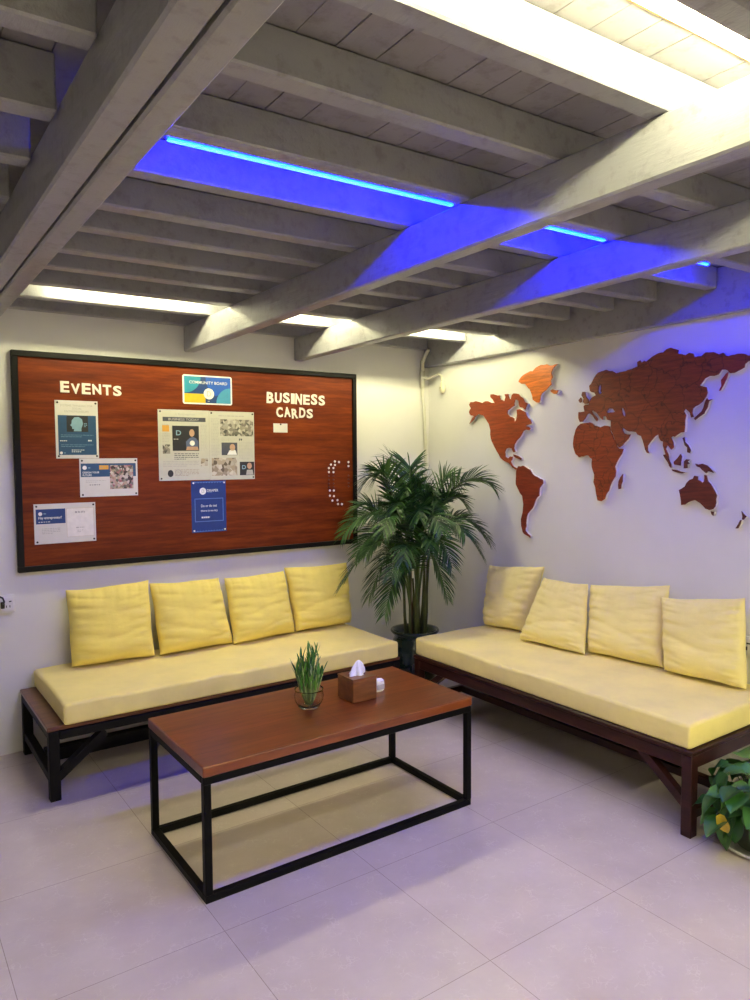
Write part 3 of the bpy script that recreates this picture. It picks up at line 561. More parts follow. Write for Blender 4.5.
# ------------------------------------------------------------------ palm in the corner
pc = (-.475, -.43)
t = empty('potted_palm', (pc[0], pc[1], 0), 'tall green palm in a dark glazed pot in the corner between the two sofas', 'potted palm')
GLAZE = flat('dark_green_glaze', (.016, .034, .018), .14, var=.3, scale=12, Coat_Weight=.6)
MB().lathe([(0, 0), (.105, 0), (.115, .01), (.140, .10), (.160, .20), (.158, .29), (.140, .345), (.132, .365), (.150, .385), (.160, .398), (.155, .408), (.140, .405), (.125, .375), (.120, .355), (0, .352)], (*pc, 0), 48).build('pot', GLAZE, t)
MB().lathe([(0, .36), (.06, .366), (.119, .358)], (*pc, 0), 24).build('soil', flat('dark_soil', (.03, .02, .014), .95, var=.4, scale=60), t)
LEAFM = [flat('palm_green', (.024, .088, .016), .42, var=.3, scale=8), flat('palm_light_green', (.062, .16, .026), .42, var=.25, scale=8), flat('palm_dark_green', (.012, .048, .011), .45, var=.2, scale=8)]
CANE = [flat('cane_green', (.07, .085, .025), .5, var=.3, scale=14), flat('cane_brown', (.10, .052, .024), .6, var=.3, scale=14)]
PETIOLE = flat('palm_petiole', (.07, .12, .03), .45, var=.2)
rp = random.Random(11)
bases = []
for k in range(16):
    a = 2*PI*k/16+rp.uniform(-.2, .2); r = rp.uniform(.01, .070)
    b = Vector((pc[0]+r*math.cos(a), pc[1]+r*math.sin(a), .355))
    top = Vector((pc[0]+(r+rp.uniform(.0, .035))*math.cos(a), pc[1]+(r+rp.uniform(.0, .035))*math.sin(a), rp.uniform(.60, .90)))
    mid = (b+top)/2+Vector((rp.uniform(-.01, .01), rp.uniform(-.01, .01), 0))
    MB().tube([b, mid, top], [rp.uniform(.009, .012), .0085, .006], 8).build('cane', CANE[1 if k in (2, 8) else 0], t)
    bases.append(top)
def bez(P, s_):
    a = 1-s_; return P[0]*a**3+P[1]*3*a*a*s_+P[2]*3*a*s_*s_+P[3]*s_**3
def inside(q):
    return Vector((min(q.x, -.022), min(q.y, -.022), q.z))
def frond(base, tip, seed):
    r = random.Random(seed); tip = Vector(tip); b = Vector(base); tip = b+(tip-b)*.90-Vector((0, 0, .045))
    h = Vector((tip.x-b.x, tip.y-b.y, 0)); dz = tip.z-b.z; reach = h.length
    arch = .10+.20*max(0, .6-dz)
    P = [b, b+h*.12+Vector((0, 0, max(.18, dz*.55)+arch*.9)), b+h*.62+Vector((0, 0, dz+arch+.05)), tip]
    NS = 40; pts = [inside(bez(P, i/NS)) for i in range(NS+1)]
    L = sum((pts[i+1]-pts[i]).length for i in range(NS))
    m = MB(); m.tube(pts, [.006*(1-.82*i/NS) for i in range(NS+1)], 6, 3)
    hd = h.normalized() if reach > .05 else Vector((r.uniform(-1, 1), r.uniform(-1, 1), 0)).normalized()
    side0 = hd.cross(Vector((0, 0, 1)))
    roll = r.uniform(-.5, .5)
    npair = int(26+L*12)
    for k in range(npair):
        s_ = .30+.70*k/(npair-1)
        q = inside(bez(P, s_)); tg = (bez(P, min(1, s_+.01))-bez(P, s_-.01)).normalized()
        sd = (side0-tg*side0.dot(tg)).normalized(); nm = sd.cross(tg)
        sd = (sd*math.cos(roll)+nm*math.sin(roll)).normalized(); nm = sd.cross(tg)
        prof_ = .35+.65*math.sin(PI*min(1, (s_-.30)/.70*.80+.16))
        ll = min(.235, .27*L)*prof_*r.uniform(.88, 1.1)
        fw = .55+.9*(s_-.3)/.7
        for sg in (-1, 1):
            d = (sd*sg+tg*fw+nm*.28*(-1 if nm.z < 0 else 1)+Vector((r.uniform(-.1, .1), r.uniform(-.1, .1), r.uniform(-.08, .1)))).normalized()
            droop = r.uniform(.12, .42); seg = 5; wd = .0125*prof_**.5*r.uniform(.85, 1.15)
            mi = r.choices((0, 1, 2), (5, 3, 3))[0]
            wv = d.cross(nm).normalized()
            vv = []
            for i in range(seg+1):
                u = i/seg; c = inside(q+d*(ll*u)+Vector((0, 0, -droop*ll*u*u)))
                ww = .5*wd*(math.sin(PI*(.16+.84*u)))**.7 if i < seg else .0003
                vv += [inside(c-wv*ww+nm*ww*.35), c, inside(c+wv*ww+nm*ww*.35)]
            ff = []
            for i in range(seg):
                a = i*3; ff += [(a, a+1, a+4, a+3), (a+1, a+2, a+5, a+4)]
            m.add(vv, ff, mi, True)
    m.build('frond', LEAFM+[PETIOLE], t)
for k, tp in enumerate(FROND_TIPS):
    az = math.atan2(tp[1]-pc[1], tp[0]-pc[0])
    best = min(bases, key=lambda b: abs((math.atan2(b.y-pc[1], b.x-pc[0])-az+PI) % (2*PI)-PI)+rp.uniform(0, .8))
    low = .0 if tp[2] > 1.1 else rp.uniform(.0, .10)
    frond(best-Vector((0, 0, .02+low)), tp, 100+k)

# ------------------------------------------------------------------ leafy plant beside the right sofa
gc = (-.575, -2.735)
t = empty('potted_creeper', (gc[0], gc[1], 0), 'low bushy heart-leaved plant on a saucer beside the near end of the right sofa', 'potted plant')
MB().lathe([(0, 0), (.125, 0), (.150, .012), (.158, .026), (.153, .027), (.143, .015), (.120, .006), (0, .006)], (*gc, 0), 48).build('saucer', flat('white_saucer', (.62, .61, .63), .25), t)
MB().lathe([(0, .0065), (.085, .0065), (.092, .012), (.112, .13), (.118, .135), (.116, .148), (.106, .148), (.102, .128), (0, .122)], (*gc, 0), 40).build('pot', flat('grey_green_pot', (.10, .115, .085), .5), t)
HG = [flat('heart_green', (.030, .115, .022), .42, var=.3, scale=14), flat('heart_light_green', (.065, .19, .035), .42, var=.3, scale=14), flat('heart_dark_green', (.014, .06, .014), .42, var=.3, scale=14), flat('heart_yellow', (.60, .42, .03), .45, var=.25, scale=20)]
VINE = flat('vine_green', (.09, .13, .04), .5)
HP = [(0, 0), (.16, .30), (.34, .40), (.50, .42), (.66, .36), (.82, .22), (.93, .09), (1, 0)]
def heart(parent, at, d, up, size, mat, name='leaf', slim=1):
    d = Vector(d).normalized(); up = Vector(up); sd = d.cross(up).normalized(); nm = sd.cross(d)
    vv, ff = [], []
    for i, (s_, w_) in enumerate(HP):
        c = Vector(at)+d*(size*s_)-nm*(size*.32*s_*s_)
        back = -d*(size*.10) if i == 1 else Vector((0, 0, 0))
        for q in (-1, -.5, 0, .5, 1):
            vv.append(c+sd*(size*w_*q*slim)+nm*(size*(.16*abs(q)*w_/.42-.03))+back*abs(q))
    n_ = 5
    for i in range(len(HP)-1):
        for k in range(n_-1): ff.append((i*n_+k, i*n_+k+1, (i+1)*n_+k+1, (i+1)*n_+k))
    vv = [(min(v.x, -.03), min(v.y, -2.553) if v.z > .02 else min(v.y, -2.553), max(v.z, .004)) for v in vv]
    m = MB().add(vv, ff, 0, True)
    m.tube([Vector(at)-d*.0, Vector(at)-d*size*.25-Vector((0, 0, size*.15)), Vector(at)-d*size*.45-Vector((0, 0, size*.5))], .0018, 5, 1)
    return m.build(name, [mat, VINE], parent)
rg = random.Random(21)
for k in range(90):
    a = rg.uniform(0, 2*PI); el = rg.uniform(-.1, 1.45)
    R_ = rg.uniform(.12, .19)
    c = Vector((gc[0]+R_*math.cos(a)*math.cos(el*.9), gc[1]+R_*math.sin(a)*math.cos(el*.9), .150+.160*math.sin(el)*R_/.17+rg.uniform(-.01, .02)))
    out = Vector((math.cos(a), math.sin(a), rg.uniform(-.9, .1)+.35*math.sin(el)))
    c.y = min(c.y, -2.57)
    heart(t, c, out, (rg.uniform(-.4, .4)+math.cos(a)*.5, rg.uniform(-.4, .4)+math.sin(a)*.5, 1), rg.uniform(.078, .120), HG[rg.choices((0, 1, 2), (5, 3, 2))[0]])
for a, z_, sz, mi in ((3.55, .15, .085, 0), (3.75, .135, .10, 1), (2.75, .11, .10, 1), (2.6, .15, .11, 0), (2.45, .21, .10, 0), (2.9, .26, .10, 1), (2.3, .27, .10, 0), (2.6, .30, .09, 0), (3.0, .17, .11, 0), (3.95, .12, .10, 0), (4.3, .15, .10, 0), (4.7, .14, .10, 2), (2.85, .19, .09, 1), (3.4, .21, .09, 0)):
    c = Vector((gc[0]+.15*math.cos(a), min(gc[1]+.15*math.sin(a), -2.57), z_))
    heart(t, c, (math.cos(a)*.45, math.sin(a)*.45, -1), (math.cos(a), math.sin(a), .45), sz, HG[mi])
ly = heart(t, LEAF_AT, (.12, -.30, -1), (-.9, -.25, .30), .085, HG[3], slim=.62); ly['label'] = 'yellowed leaf'
for k in range(9):
    a = 2*PI*k/9+.3
    MB().tube([(gc[0]+.03*math.cos(a), gc[1]+.03*math.sin(a), .12), (gc[0]+.08*math.cos(a), gc[1]+.08*math.sin(a), .20), (gc[0]+.12*math.cos(a), min(-2.56, gc[1]+.12*math.sin(a)), .21), (gc[0]+.14*math.cos(a), min(-2.56, gc[1]+.14*math.sin(a)), .16)], .003, 6).build('vine', VINE, t)

# ------------------------------------------------------------------ world map on the right wall
def map_piece(name, polys, c, label, borders=0):
    dk, md, lt = tuple(v*.55 for v in c), c, tuple(min(1, v*1.45) for v in c)
    face = wood('map_wood_'+name, dk, md, lt, grain=(1, 2.2, 22), scale=3, rough=.38, borders=borders)
    edge = flat('white_map_edge', (.86, .83, .82), .6)
    cy_ = sum(p[0] for p in polys[0])/len(polys[0]); cz_ = sum(p[1] for p in polys[0])/len(polys[0])
    def solid(nm, d0, d1, mats, parent, shrink=0):
        cu = bpy.data.curves.new(nm, 'CURVE'); cu.dimensions = '2D'; cu.fill_mode = 'BOTH'; cu.extrude = (d1-d0)/2; cu.offset = -shrink
        for pl in polys:
            # jagged coast: a point between each two, moved slightly
            rr = random.Random(len(pl)); pp = []
            for i, a in enumerate(pl):
                b = pl[(i+1) % len(pl)]; pp.append(a)
                ln = math.hypot(b[0]-a[0], b[1]-a[1])
                if ln > .03:
                    o = rr.uniform(-.10, .10)*ln; pp.append(((a[0]+b[0])/2+(b[1]-a[1])/ln*o, (a[1]+b[1])/2-(b[0]-a[0])/ln*o))
            sp = cu.splines.new('POLY'); sp.points.add(len(pp)-1); sp.use_cyclic_u = True
            for i, (y, z) in enumerate(pp): sp.points[i].co = (-(y-cy_), z-cz_, 0, 1)
        tmp = bpy.data.objects.new('tmp', cu); C.objects.link(tmp)
        dg = bpy.context.evaluated_depsgraph_get(); dg.update()
        me = bpy.data.meshes.new_from_object(tmp.evaluated_get(dg)); bpy.data.objects.remove(tmp); bpy.data.curves.remove(cu)
        # local x -> -y world, local y -> z, local z -> -x
        me.transform(Matrix(((0, 0, -1, 0), (-1, 0, 0, 0), (0, 1, 0, 0), (0, 0, 0, 1))))
        me.name = nm
        me.materials.clear()
        for mt in mats: me.materials.append(mt)
        ob = bpy.data.objects.new(nm, me); C.objects.link(ob)
        xm = -(d0+d1)/2
        if parent: ob.parent = parent; ob.location = (xm-parent.location.x, 0, 0)
        else: ob.location = (xm, cy_, cz_)
        return ob
    o = solid('map_piece', .016, .023, [face], None)
    tag(o, label, 'map piece', 'wooden world map on the right wall')
    b = solid('backing', .0005, .0158, [edge], o); b['label'] = 'white backing'
RD = (.24, .045, .014)
MAPDEF = {
 'greenland': ((.66, .165, .016), 'bright orange wooden map piece, topmost left of the map'),
 'iceland': ((.55, .14, .016), 'tiny orange wooden map piece shaped like Iceland, beside Greenland'),
 'north_america': ((.27, .046, .010), 'red-brown wooden map piece shaped like North America, left of the map'),
 'cuba': ((.20, .04, .014), 'thin sliver of a wooden map piece below Florida'),
 'south_america': ((.20, .030, .012), 'dark red wooden map piece shaped like South America'),
 'eurasia': ((.225, .043, .010), 'largest wooden map piece, Europe and Asia in one'),
 'africa': ((.26, .045, .010), 'red-orange wooden map piece shaped like Africa'),
 'madagascar': ((.17, .028, .012), 'small wooden map piece shaped like Madagascar, off Africa'),
 'great_britain': ((.20, .06, .022), 'small brown wooden map piece shaped like Great Britain'),
 'ireland': ((.20, .06, .022), 'tiny wooden map piece shaped like Ireland'),
 'sumatra': ((.12, .022, .012), 'slanting narrow wooden map piece shaped like Sumatra'),
 'java': ((.12, .022, .012), 'thin flat wooden map piece shaped like Java'),
 'borneo': ((.12, .020, .012), 'small three-cornered wooden map piece shaped like Borneo'),
 'sulawesi': ((.10, .020, .012), 'tiny forked wooden map piece shaped like Sulawesi'),
 'philippines': ((.10, .020, .012), 'small upright wooden map piece shaped like the Philippines'),
 'new_guinea': ((.11, .020, .014), 'dark wooden map piece shaped like New Guinea, above Australia'),
 'australia': ((.115, .018, .010), 'dark maroon wooden map piece shaped like Australia'),
 'tasmania': ((.09, .016, .011), 'tiny dark map piece just below Australia'),
 'new_zealand_north': ((.08, .016, .012), 'upper of the two tiny dark map pieces shaped like New Zealand'),
 'new_zealand_south': ((.08, .016, .012), 'lower of the two tiny dark map pieces shaped like New Zealand'),
 'japan': ((.15, .03, .014), 'thin curved wooden map piece shaped like Japan'),
 'kamchatka': ((.32, .03, .014), 'small bright red leaf-shaped wooden map piece in the upper right'),
}
for k, (c, lab) in MAPDEF.items(): map_piece(k, MAP[k], c, lab, borders={'africa': 11, 'eurasia': 9}.get(k, 0))

# ------------------------------------------------------------------ notice board
t = empty('notice_board', (-1.7, 0, 1.5), 'large wooden notice board in a black frame on the back wall', 'notice board')
BOARD = wood('red_brown_board_wood', (.062, .008, .001), (.132, .020, .002), (.215, .042, .004), grain=(1, 10, 10), scale=2.6, rough=.5, spec=.2)
a0, a1, c0, c1 = -2.750, -.655, .944, 2.082
MB().box(a0+.02, a1-.02, -.026, -.002, c0+.02, c1-.02).build('panel', BOARD, t)
m = MB(); fw = .030
m.rbox(a0, a1, -.038, -.002, c0, c0+fw, .002, 1); m.rbox(a0, a1, -.038, -.002, c1-fw, c1, .002, 1)
m.rbox(a0, a0+fw, -.038, -.002, c0+fw, c1-fw, .002, 1); m.rbox(a1-fw, a1, -.038, -.002, c0+fw, c1-fw, .002, 1)
m.build('frame', flat('black_board_frame', (.005, .0045, .004), .5, Specular_IOR_Level=.2), t)
BY = -.0262                          # front of the panel
def textmesh(txt, x0, x1, z0, z1, y, mat, name, parent=None, ext=.0004, bold=0.0, rot=0, cat=None, label=None, group=None):
    cu = bpy.data.curves.new(name, 'FONT'); cu.body = txt; cu.size = 1; cu.extrude = .001; cu.offset = bold; cu.resolution_u = 3
    tmp = bpy.data.objects.new('tmp', cu); C.objects.link(tmp)
    dg = bpy.context.evaluated_depsgraph_get(); dg.update()
    me = bpy.data.meshes.new_from_object(tmp.evaluated_get(dg)); bpy.data.objects.remove(tmp); bpy.data.curves.remove(cu)
    xs = [v.co.x for v in me.vertices]; ys = [v.co.y for v in me.vertices]
    xa, xb, ya, yb = min(xs), max(xs), min(ys), max(ys)
    cx, cz = (x0+x1)/2, (z0+z1)/2; cr, sr = math.cos(rot), math.sin(rot)
    for v in me.vertices:
        X = (v.co.x-(xa+xb)/2)/(xb-xa)*(x1-x0); Z = (v.co.y-(ya+yb)/2)/(yb-ya)*(z1-z0)
        v.co = (X*cr-Z*sr, -ext/2*(1 if v.co.z > 0 else -1), X*sr+Z*cr)
    me.name = name; me.materials.clear(); me.materials.append(mat)
    ob = bpy.data.objects.new(name, me); C.objects.link(ob)
    loc = Vector((cx, y-ext/2, cz))
    if parent: ob.parent = parent; ob.location = loc-abs_loc(parent)
    else: ob.location = loc; tag(ob, label, cat, group)
    return ob
CUT = flat('white_cut_letters', (.78, .73, .66), .6, var=.03)
def word(txt, x0, x1, z0, z1, labels, cat='letter', group=None, slope=0):
    rr = random.Random(len(txt)); wts = [.55 if c_ == 'I' else 1.0 for c_ in txt]; tot = sum(wts); gap = .17
    x = x0; un = (x1-x0)/tot
    for k, c_ in enumerate(txt):
        ww = un*wts[k]; dz = rr.uniform(-.004, .004)+slope*(k/len(txt)); hz = rr.uniform(-.003, .003)
        textmesh(c_, x, x+ww*(1-gap), z0+dz, z1+dz+hz, BY-.0005, CUT, 'letter', None, ext=.003, bold=.035, rot=rr.uniform(-.07, .07), cat=cat, label=labels[k], group=group)
        x += ww
word('EVENTS', -2.520, -2.195, 1.876, 1.933, ['white cut-out letter E that begins EVENTS', 'white cut-out letter V in EVENTS', 'white cut-out letter E in EVENTS, after the V', 'white cut-out letter N in EVENTS', 'white cut-out letter T in EVENTS', 'white cut-out letter S that ends EVENTS'], group='letters of the word EVENTS', slope=-.008)
word('BUSINESS', -1.320, -.890, 1.868, 1.934, ['white cut-out letter B that begins BUSINESS', 'white cut-out letter U in BUSINESS', 'white cut-out letter S in BUSINESS, after the U', 'white cut-out letter I in BUSINESS', 'white cut-out letter N in BUSINESS', 'white cut-out letter E in BUSINESS', 'white cut-out letter S in BUSINESS, next to last', 'white cut-out letter S that ends BUSINESS'], group='letters of the word BUSINESS')
word('CARDS', -1.255, -.982, 1.780, 1.842, ['white cut-out letter C that begins CARDS', 'white cut-out letter A in CARDS', 'white cut-out letter R in CARDS', 'white cut-out letter D in CARDS', 'white cut-out letter S that ends CARDS'], group='letters of the word CARDS')

# papers on the board: each a sheet with what is printed on it
PAPER = flat('white_paper', (.66, .645, .62), .7, var=.02); NEWS = flat('newsprint', (.54, .535, .47), .8, var=.03)
NAVY = flat('print_navy', (.010, .045, .18), .5); BLUEP = flat('print_blue', (.02, .075, .17), .5); WHITEP = flat('print_white', (.82, .82, .82), .5)
TEAL = flat('print_teal', (.02, .26, .38), .5); SKYB = flat('print_sky_blue', (.06, .30, .50), .5); YEL = flat('print_yellow', (.66, .46, .015), .5)
GREY = flat('print_grey', (.42, .41, .40), .7); DGREY = flat('print_dark_grey', (.06, .065, .09), .6); BLK = flat('print_black', (.02, .02, .025), .6)
ORG = flat('print_orange', (.65, .33, .06), .5); SKIN = flat('print_skin', (.50, .30, .20), .6); TAN = flat('print_tan', (.38, .32, .24), .6); PALEB = flat('print_pale_blue', (.22, .38, .50), .5); ROYAL = flat('print_royal_blue', (.008, .035, .20), .45)
def blotch(name, cols, scale):
    if name in _mc: return _mc[name]
    t_ = NT(name); vo = t_.n('ShaderNodeTexVoronoi'); vo.inputs['Scale'].default_value = scale; t_.l(t_.coords(), vo.inputs['Vector'])
    se = t_.n('ShaderNodeSeparateColor'); t_.l(vo.outputs['Color'], se.inputs[0])
    n_ = len(cols); t_.set(Base_Color=t_.ramp(se.outputs[0], [(.1+.8*i/(n_-1), c) for i, c in enumerate(cols)]), Roughness=.6)
    _mc[name] = t_.m; return t_.m
CROWD = blotch('print_group_photo', [(.05, .03, .03), (.45, .38, .28), (.30, .08, .12), (.6, .55, .5), (.10, .10, .09)], 75)
STREET = blotch('print_street_photo', [(.08, .08, .07), (.30, .27, .22), (.55, .52, .46), (.18, .16, .14)], 60)
ROOMP = blotch('print_room_photo', [(.12, .09, .06), (.40, .33, .24), (.62, .58, .50), (.25, .20, .15)], 45)
class Sheet:
    def __init__(s, x0, x1, z0, z1, mat, label, tilt=0, name='poster', cat='poster', th=.0006, r=0, back=0):
        s.x0, s.z0, s.w, s.h = x0, z0, x1-x0, z1-z0
        s.root = empty(name, ((x0+x1)/2, BY-.0004-back, (z0+z1)/2), label, cat)
        s.y = BY-.0004-back; s.k = 0
        if r:
            pts = []
            for cx, cz, a in ((x1-r, z1-r, 0), (x0+r, z1-r, 90), (x0+r, z0+r, 180), (x1-r, z0+r, 270)):
                pts += [(cx+r*math.cos(math.radians(a+b)), cz+r*math.sin(math.radians(a+b))) for b in (0, 30, 60, 90)]
            MB().prism(pts, s.y-th, s.y).build('sheet', mat, s.root)
        else: MB().box(x0, x1, s.y-th, s.y, z0, z1).build('sheet', mat, s.root)
        s.yf = s.y-th
    def p(s, u, v): return (s.x0+u*s.w, s.z0+v*s.h)
    def poly(s, pts, mat, name, lv=1):
        y = s.yf-.0003*lv
        return MB().prism([s.p(u, v) for u, v in pts], y, y+.00025).build(name, mat, s.root)
    def rect(s, u0, u1, v0, v1, mat, name, lv=1): return s.poly([(u0, v0), (u1, v0), (u1, v1), (u0, v1)], mat, name, lv)
    def disc(s, u, v, r, mat, name, lv=1, a0=0, a1=360, n=24, sq=1.0):
        k = s.w/s.h; pts = [(u+r*math.cos(math.radians(a0+(a1-a0)*i/n)), v+r*k*sq*math.sin(math.radians(a0+(a1-a0)*i/n))) for i in range(n if a1-a0 == 360 else n+1)]
        if a1-a0 < 360: pts = [(u, v)]+pts
        return s.poly(pts, mat, name, lv)
    def text(s, txt, u0, u1, v0, v1, mat, name='heading', lv=1, bold=.0):
        (xa, za), (xb, zb) = s.p(u0, v0), s.p(u1, v1)
        return textmesh(txt, xa, xb, za, zb, s.yf-.0003*lv, mat, name, s.root, ext=.0003, bold=bold)
    def lines(s, u0, u1, v0, v1, n, mat, name='body_text', lv=1, seed=0, fill=.45):
        r = random.Random(seed+n); m = MB(); y = s.yf-.0003*lv
        for i in range(n):
            v = v1-(i+.5)*(v1-v0)/n; hh = (v1-v0)/n*fill/2; u = u0; ue = u1 if i < n-1 else u0+(u1-u0)*r.uniform(.4, .9)
            while u < ue-.01:
                w_ = min(r.uniform(.03, .09)*max(.5, (u1-u0)*1.5), ue-u)
                (xa, za), (xb, zb) = s.p(u, v-hh), s.p(u+w_, v+hh); m.box(xa, xb, y, y+.00025, za, zb); u += w_+.014
        m.build(name, mat, s.root)
        return s
    def ring(s, u, v, r, mat, name, lv):
        k = s.w/s.h; m = MB(); y = s.yf-.0003*lv; n = 20
        for i in range(n):
            q = []
            for a, rr in ((i, r), (i+1, r), (i+1, r*.72), (i, r*.72)): q.append(s.p(u+rr*math.cos(2*PI*a/n), v+rr*k*math.sin(2*PI*a/n)))
            m.prism(q, y, y+.00025)
        m.build(name, mat, s.root)
    def logo(s, u, v, r, lv=2):
        s.disc(u, v, r, WHITEP, 'logo_disc', lv)
        k = s.w/s.h
        s.text('D', u-r*.38, u+r*.38, v-r*k*.48, v+r*k*.48, GREY, 'logo_letter', lv+1)
PIN_B = flat('black_pin', (.015, .014, .014), .35); PIN_W = flat('white_pin', (.80, .79, .78), .35); PIN_D = flat('dark_red_pin', (.10, .02, .012), .4)
def pin(x, z, y, mat, label, group, r=.0052, h=.008):
    o = MB()
    o.lathe([(0, 0), (r*.5, 0), (r*.45, h*.35), (r, h*.55), (r, h*.9), (r*.7, h), (0, h)], (0, 0, 0), 12)
    o.v = [(x+a, y-c, z+b) for a, b, c in o.v]
    ob = o.build('push_pin', mat, None, origin=(x, y, z)); return tag(ob, label, 'push pin', group)
def pins(s, what, mat=None, corners='tl tr bl br', inset=.012, col='black', extra=.0022):
    nm = {'tl': 'top left', 'tr': 'top right', 'bl': 'bottom left', 'br': 'bottom right'}
    for c_ in corners.split():
        x = s.x0+inset if c_[1] == 'l' else s.x0+s.w-inset; z = s.z0+s.h-inset if c_[0] == 't' else s.z0+inset
        pin(x, z, s.yf, mat or PIN_B, '%s push pin in the %s corner of the %s' % (col, nm[c_], what), 'push pins holding the papers')

# portrait poster under EVENTS
s = Sheet(-2.550, -2.333, 1.531, 1.837, PAPER, 'white and blue portrait poster with a pale head, under EVENTS')
s.text('SYSTEMS THINKING FOR', .12, .88, .895, .93, GREY, 'heading'); s.text('SOCIAL', .40, .62, .845, .88, GREY, 'heading'); s.text('ENTREPRENEURS', .22, .78, .795, .83, GREY, 'heading')
s.rect(.06, .95, .06, .745, BLUEP, 'blue_panel'); s.rect(.26, .76, .46, .74, BLK, 'picture', 2)
s.poly([(.42, .47), (.60, .47), (.60, .52), (.64, .60), (.62, .68), (.54, .72), (.44, .71), (.38, .66), (.37, .60), (.34, .575), (.38, .55), (.385, .51), (.43, .51)], PALEB, 'head_drawing', 3)
s.lines(.66, .75, .54, .62, 3, PALEB, 'small_print', 3); s.lines(.12, .88, .36, .42, 2, PALEB, 'body_text', 2, 1, .2); s.lines(.10, .40, .29, .32, 1, WHITEP, 'body_text', 2, 2, .5); s.lines(.75, .88, .29, .33, 1, WHITEP, 'date_text', 2, 5, .6)
s.lines(.12, .88, .19, .25, 2, PALEB, 'body_text', 2, 3, .2); s.lines(.36, .66, .10, .16, 2, WHITEP, 'footer_text', 2, 4, .4)
s.disc(.12, .095, .035, WHITEP, 'logo_disc', 2); s.lines(.18, .28, .08, .11, 1, PALEB, 'logo_text', 2)
pins(s, 'blue portrait poster under EVENTS')
# landscape poster with a group photograph
s = Sheet(-2.436, -2.128, 1.323, 1.530, PAPER, 'white and blue landscape poster with a crowded group photograph', back=.0012)
s.rect(.02, .97, .52, .87, BLUEP, 'blue_band'); s.rect(.51, .92, .19, .82, CROWD, 'group_photograph', 2)
s.disc(.085, .76, .036, WHITEP, 'logo_disc', 2); s.lines(.14, .26, .73, .78, 1, PALEB, 'logo_text', 2); s.rect(.33, .49, .71, .82, ORG, 'orange_tag', 2); s.lines(.35, .47, .74, .79, 1, TAN, 'tag_text', 3)
s.text('DESIGN YOUR', .05, .33, .61, .66, WHITEP, 'heading', 2, .01); s.text('FUTURE', .05, .20, .54, .59, WHITEP, 'heading', 2, .01)
s.lines(.10, .44, .36, .44, 2, GREY, 'body_text', 1, 2, .3); s.lines(.16, .44, .28, .34, 1, DGREY, 'body_text', 1, 8, .3)
pins(s, 'landscape poster with the group photograph')
# lowest poster at the left
s = Sheet(-2.668, -2.360, 1.084, 1.294, PAPER, 'white landscape poster with a navy block, lowest left on the board')
s.rect(.03, .50, .50, .87, NAVY, 'navy_block'); s.disc(.10, .755, .032, WHITEP, 'logo_disc', 2); s.lines(.15, .25, .73, .78, 1, PALEB, 'logo_text', 2)
s.text('Hey entrepreneur!', .07, .44, .60, .69, WHITEP, 'heading', 2, .01); s.lines(.07, .45, .53, .57, 1, WHITEP, 'sub_heading', 2, 3, .4)
s.lines(.12, .43, .24, .40, 4, GREY, 'body_text', 1, 4, .35)
s.rect(.515, .975, .14, .87, flat('print_beige', (.60, .55, .48), .6), 'card_border'); s.rect(.525, .965, .15, .86, flat('print_pale_card', (.78, .75, .73), .6), 'card_panel', 2)
s.text('BE IN', .66, .74, .74, .785, DGREY, 'heading', 3, .01); s.text('IT?', .76, .82, .74, .785, DGREY, 'heading', 3, .01)
s.lines(.67, .82, .35, .39, 1, GREY, 'caption', 3, 1, .6); s.lines(.69, .80, .24, .32, 2, GREY, 'caption', 3, 2, .3)
pins(s, 'lowest left poster')
# community board sign
s = Sheet(-1.857, -1.551, 1.843, 2.012, WHITEP, 'small blue, teal and yellow sign reading COMMUNITY BOARD', name='sign', cat='sign', r=.012, th=.002)
s.rect(.03, .97, .05, .95, NAVY, 'navy_ground'); s.disc(.03, .95, .33, TEAL, 'teal_quarter', 2, 270, 360, sq=.95)
s.poly([(.46, .95), (.97, .95), (.97, .42), (.80, .40), (.66, .30), (.52, .52), (.46, .78)], flat('print_cobalt', (.012, .10, .50), .5), 'cobalt_wave', 2)
s.disc(.97, .05, .30, SKYB, 'light_blue_quarter', 3, 90, 180, sq=1.0); s.rect(.03, .45, .05, .36, YEL, 'yellow_block', 3)
s.text('COMMUNITY BOARD', .13, .90, .70, .80, WHITEP, 'heading', 4, .005); s.logo(.52, .37, .105, 4)
s.lines(.49, .62, .10, .13, 1, WHITEP, 'small_print', 4)
# newspaper pages
s = Sheet(-2.006, -1.700, 1.400, 1.807, NEWS, 'left newspaper page headed BUSINESS TODAY with a man in a blue shirt', name='newspaper_page', cat='newspaper page', back=.0006)
s.text('L\'Entreprise', .34, .72, .915, .955, GREY, 'masthead'); s.rect(.09, .93, .835, .895, DGREY, 'headline_bar'); s.text('BUSINESS TODAY', .20, .80, .848, .882, GREY, 'headline', 2, .01)
s.rect(.08, .21, .69, .78, ORG, 'small_photograph'); s.rect(.08, .22, .38, .51, STREET, 'small_photograph')
s.rect(.27, .79, .42, .775, BLK, 'portrait_photograph'); s.text('D', .34, .44, .64, .71, PALEB, 'photograph_lettering', 2, .02); s.lines(.29, .52, .57, .60, 1, GREY, 'photograph_lettering', 2)
s.poly([(.54, .43), (.77, .43), (.78, .55), (.73, .60), (.67, .62), (.60, .60), (.53, .55)], flat('print_slate_blue', (.10, .13, .25), .6), 'shirt', 2)
s.disc(.65, .675, .052, SKIN, 'face', 3, sq=1.35); s.disc(.655, .53, .05, WHITEP, 'shirt_badge', 3); s.poly([(.53, .43), (.78, .43), (.76, .48), (.55, .48)], SKIN, 'folded_arms', 3)
s.lines(.30, .78, .29, .39, 4, DGREY, 'caption', 1, 1, .4); s.lines(.82, .95, .42, .80, 18, GREY, 'text_column', 1, 2, .35); s.lines(.08, .22, .54, .67, 6, GREY, 'text_column', 1, 3, .35)
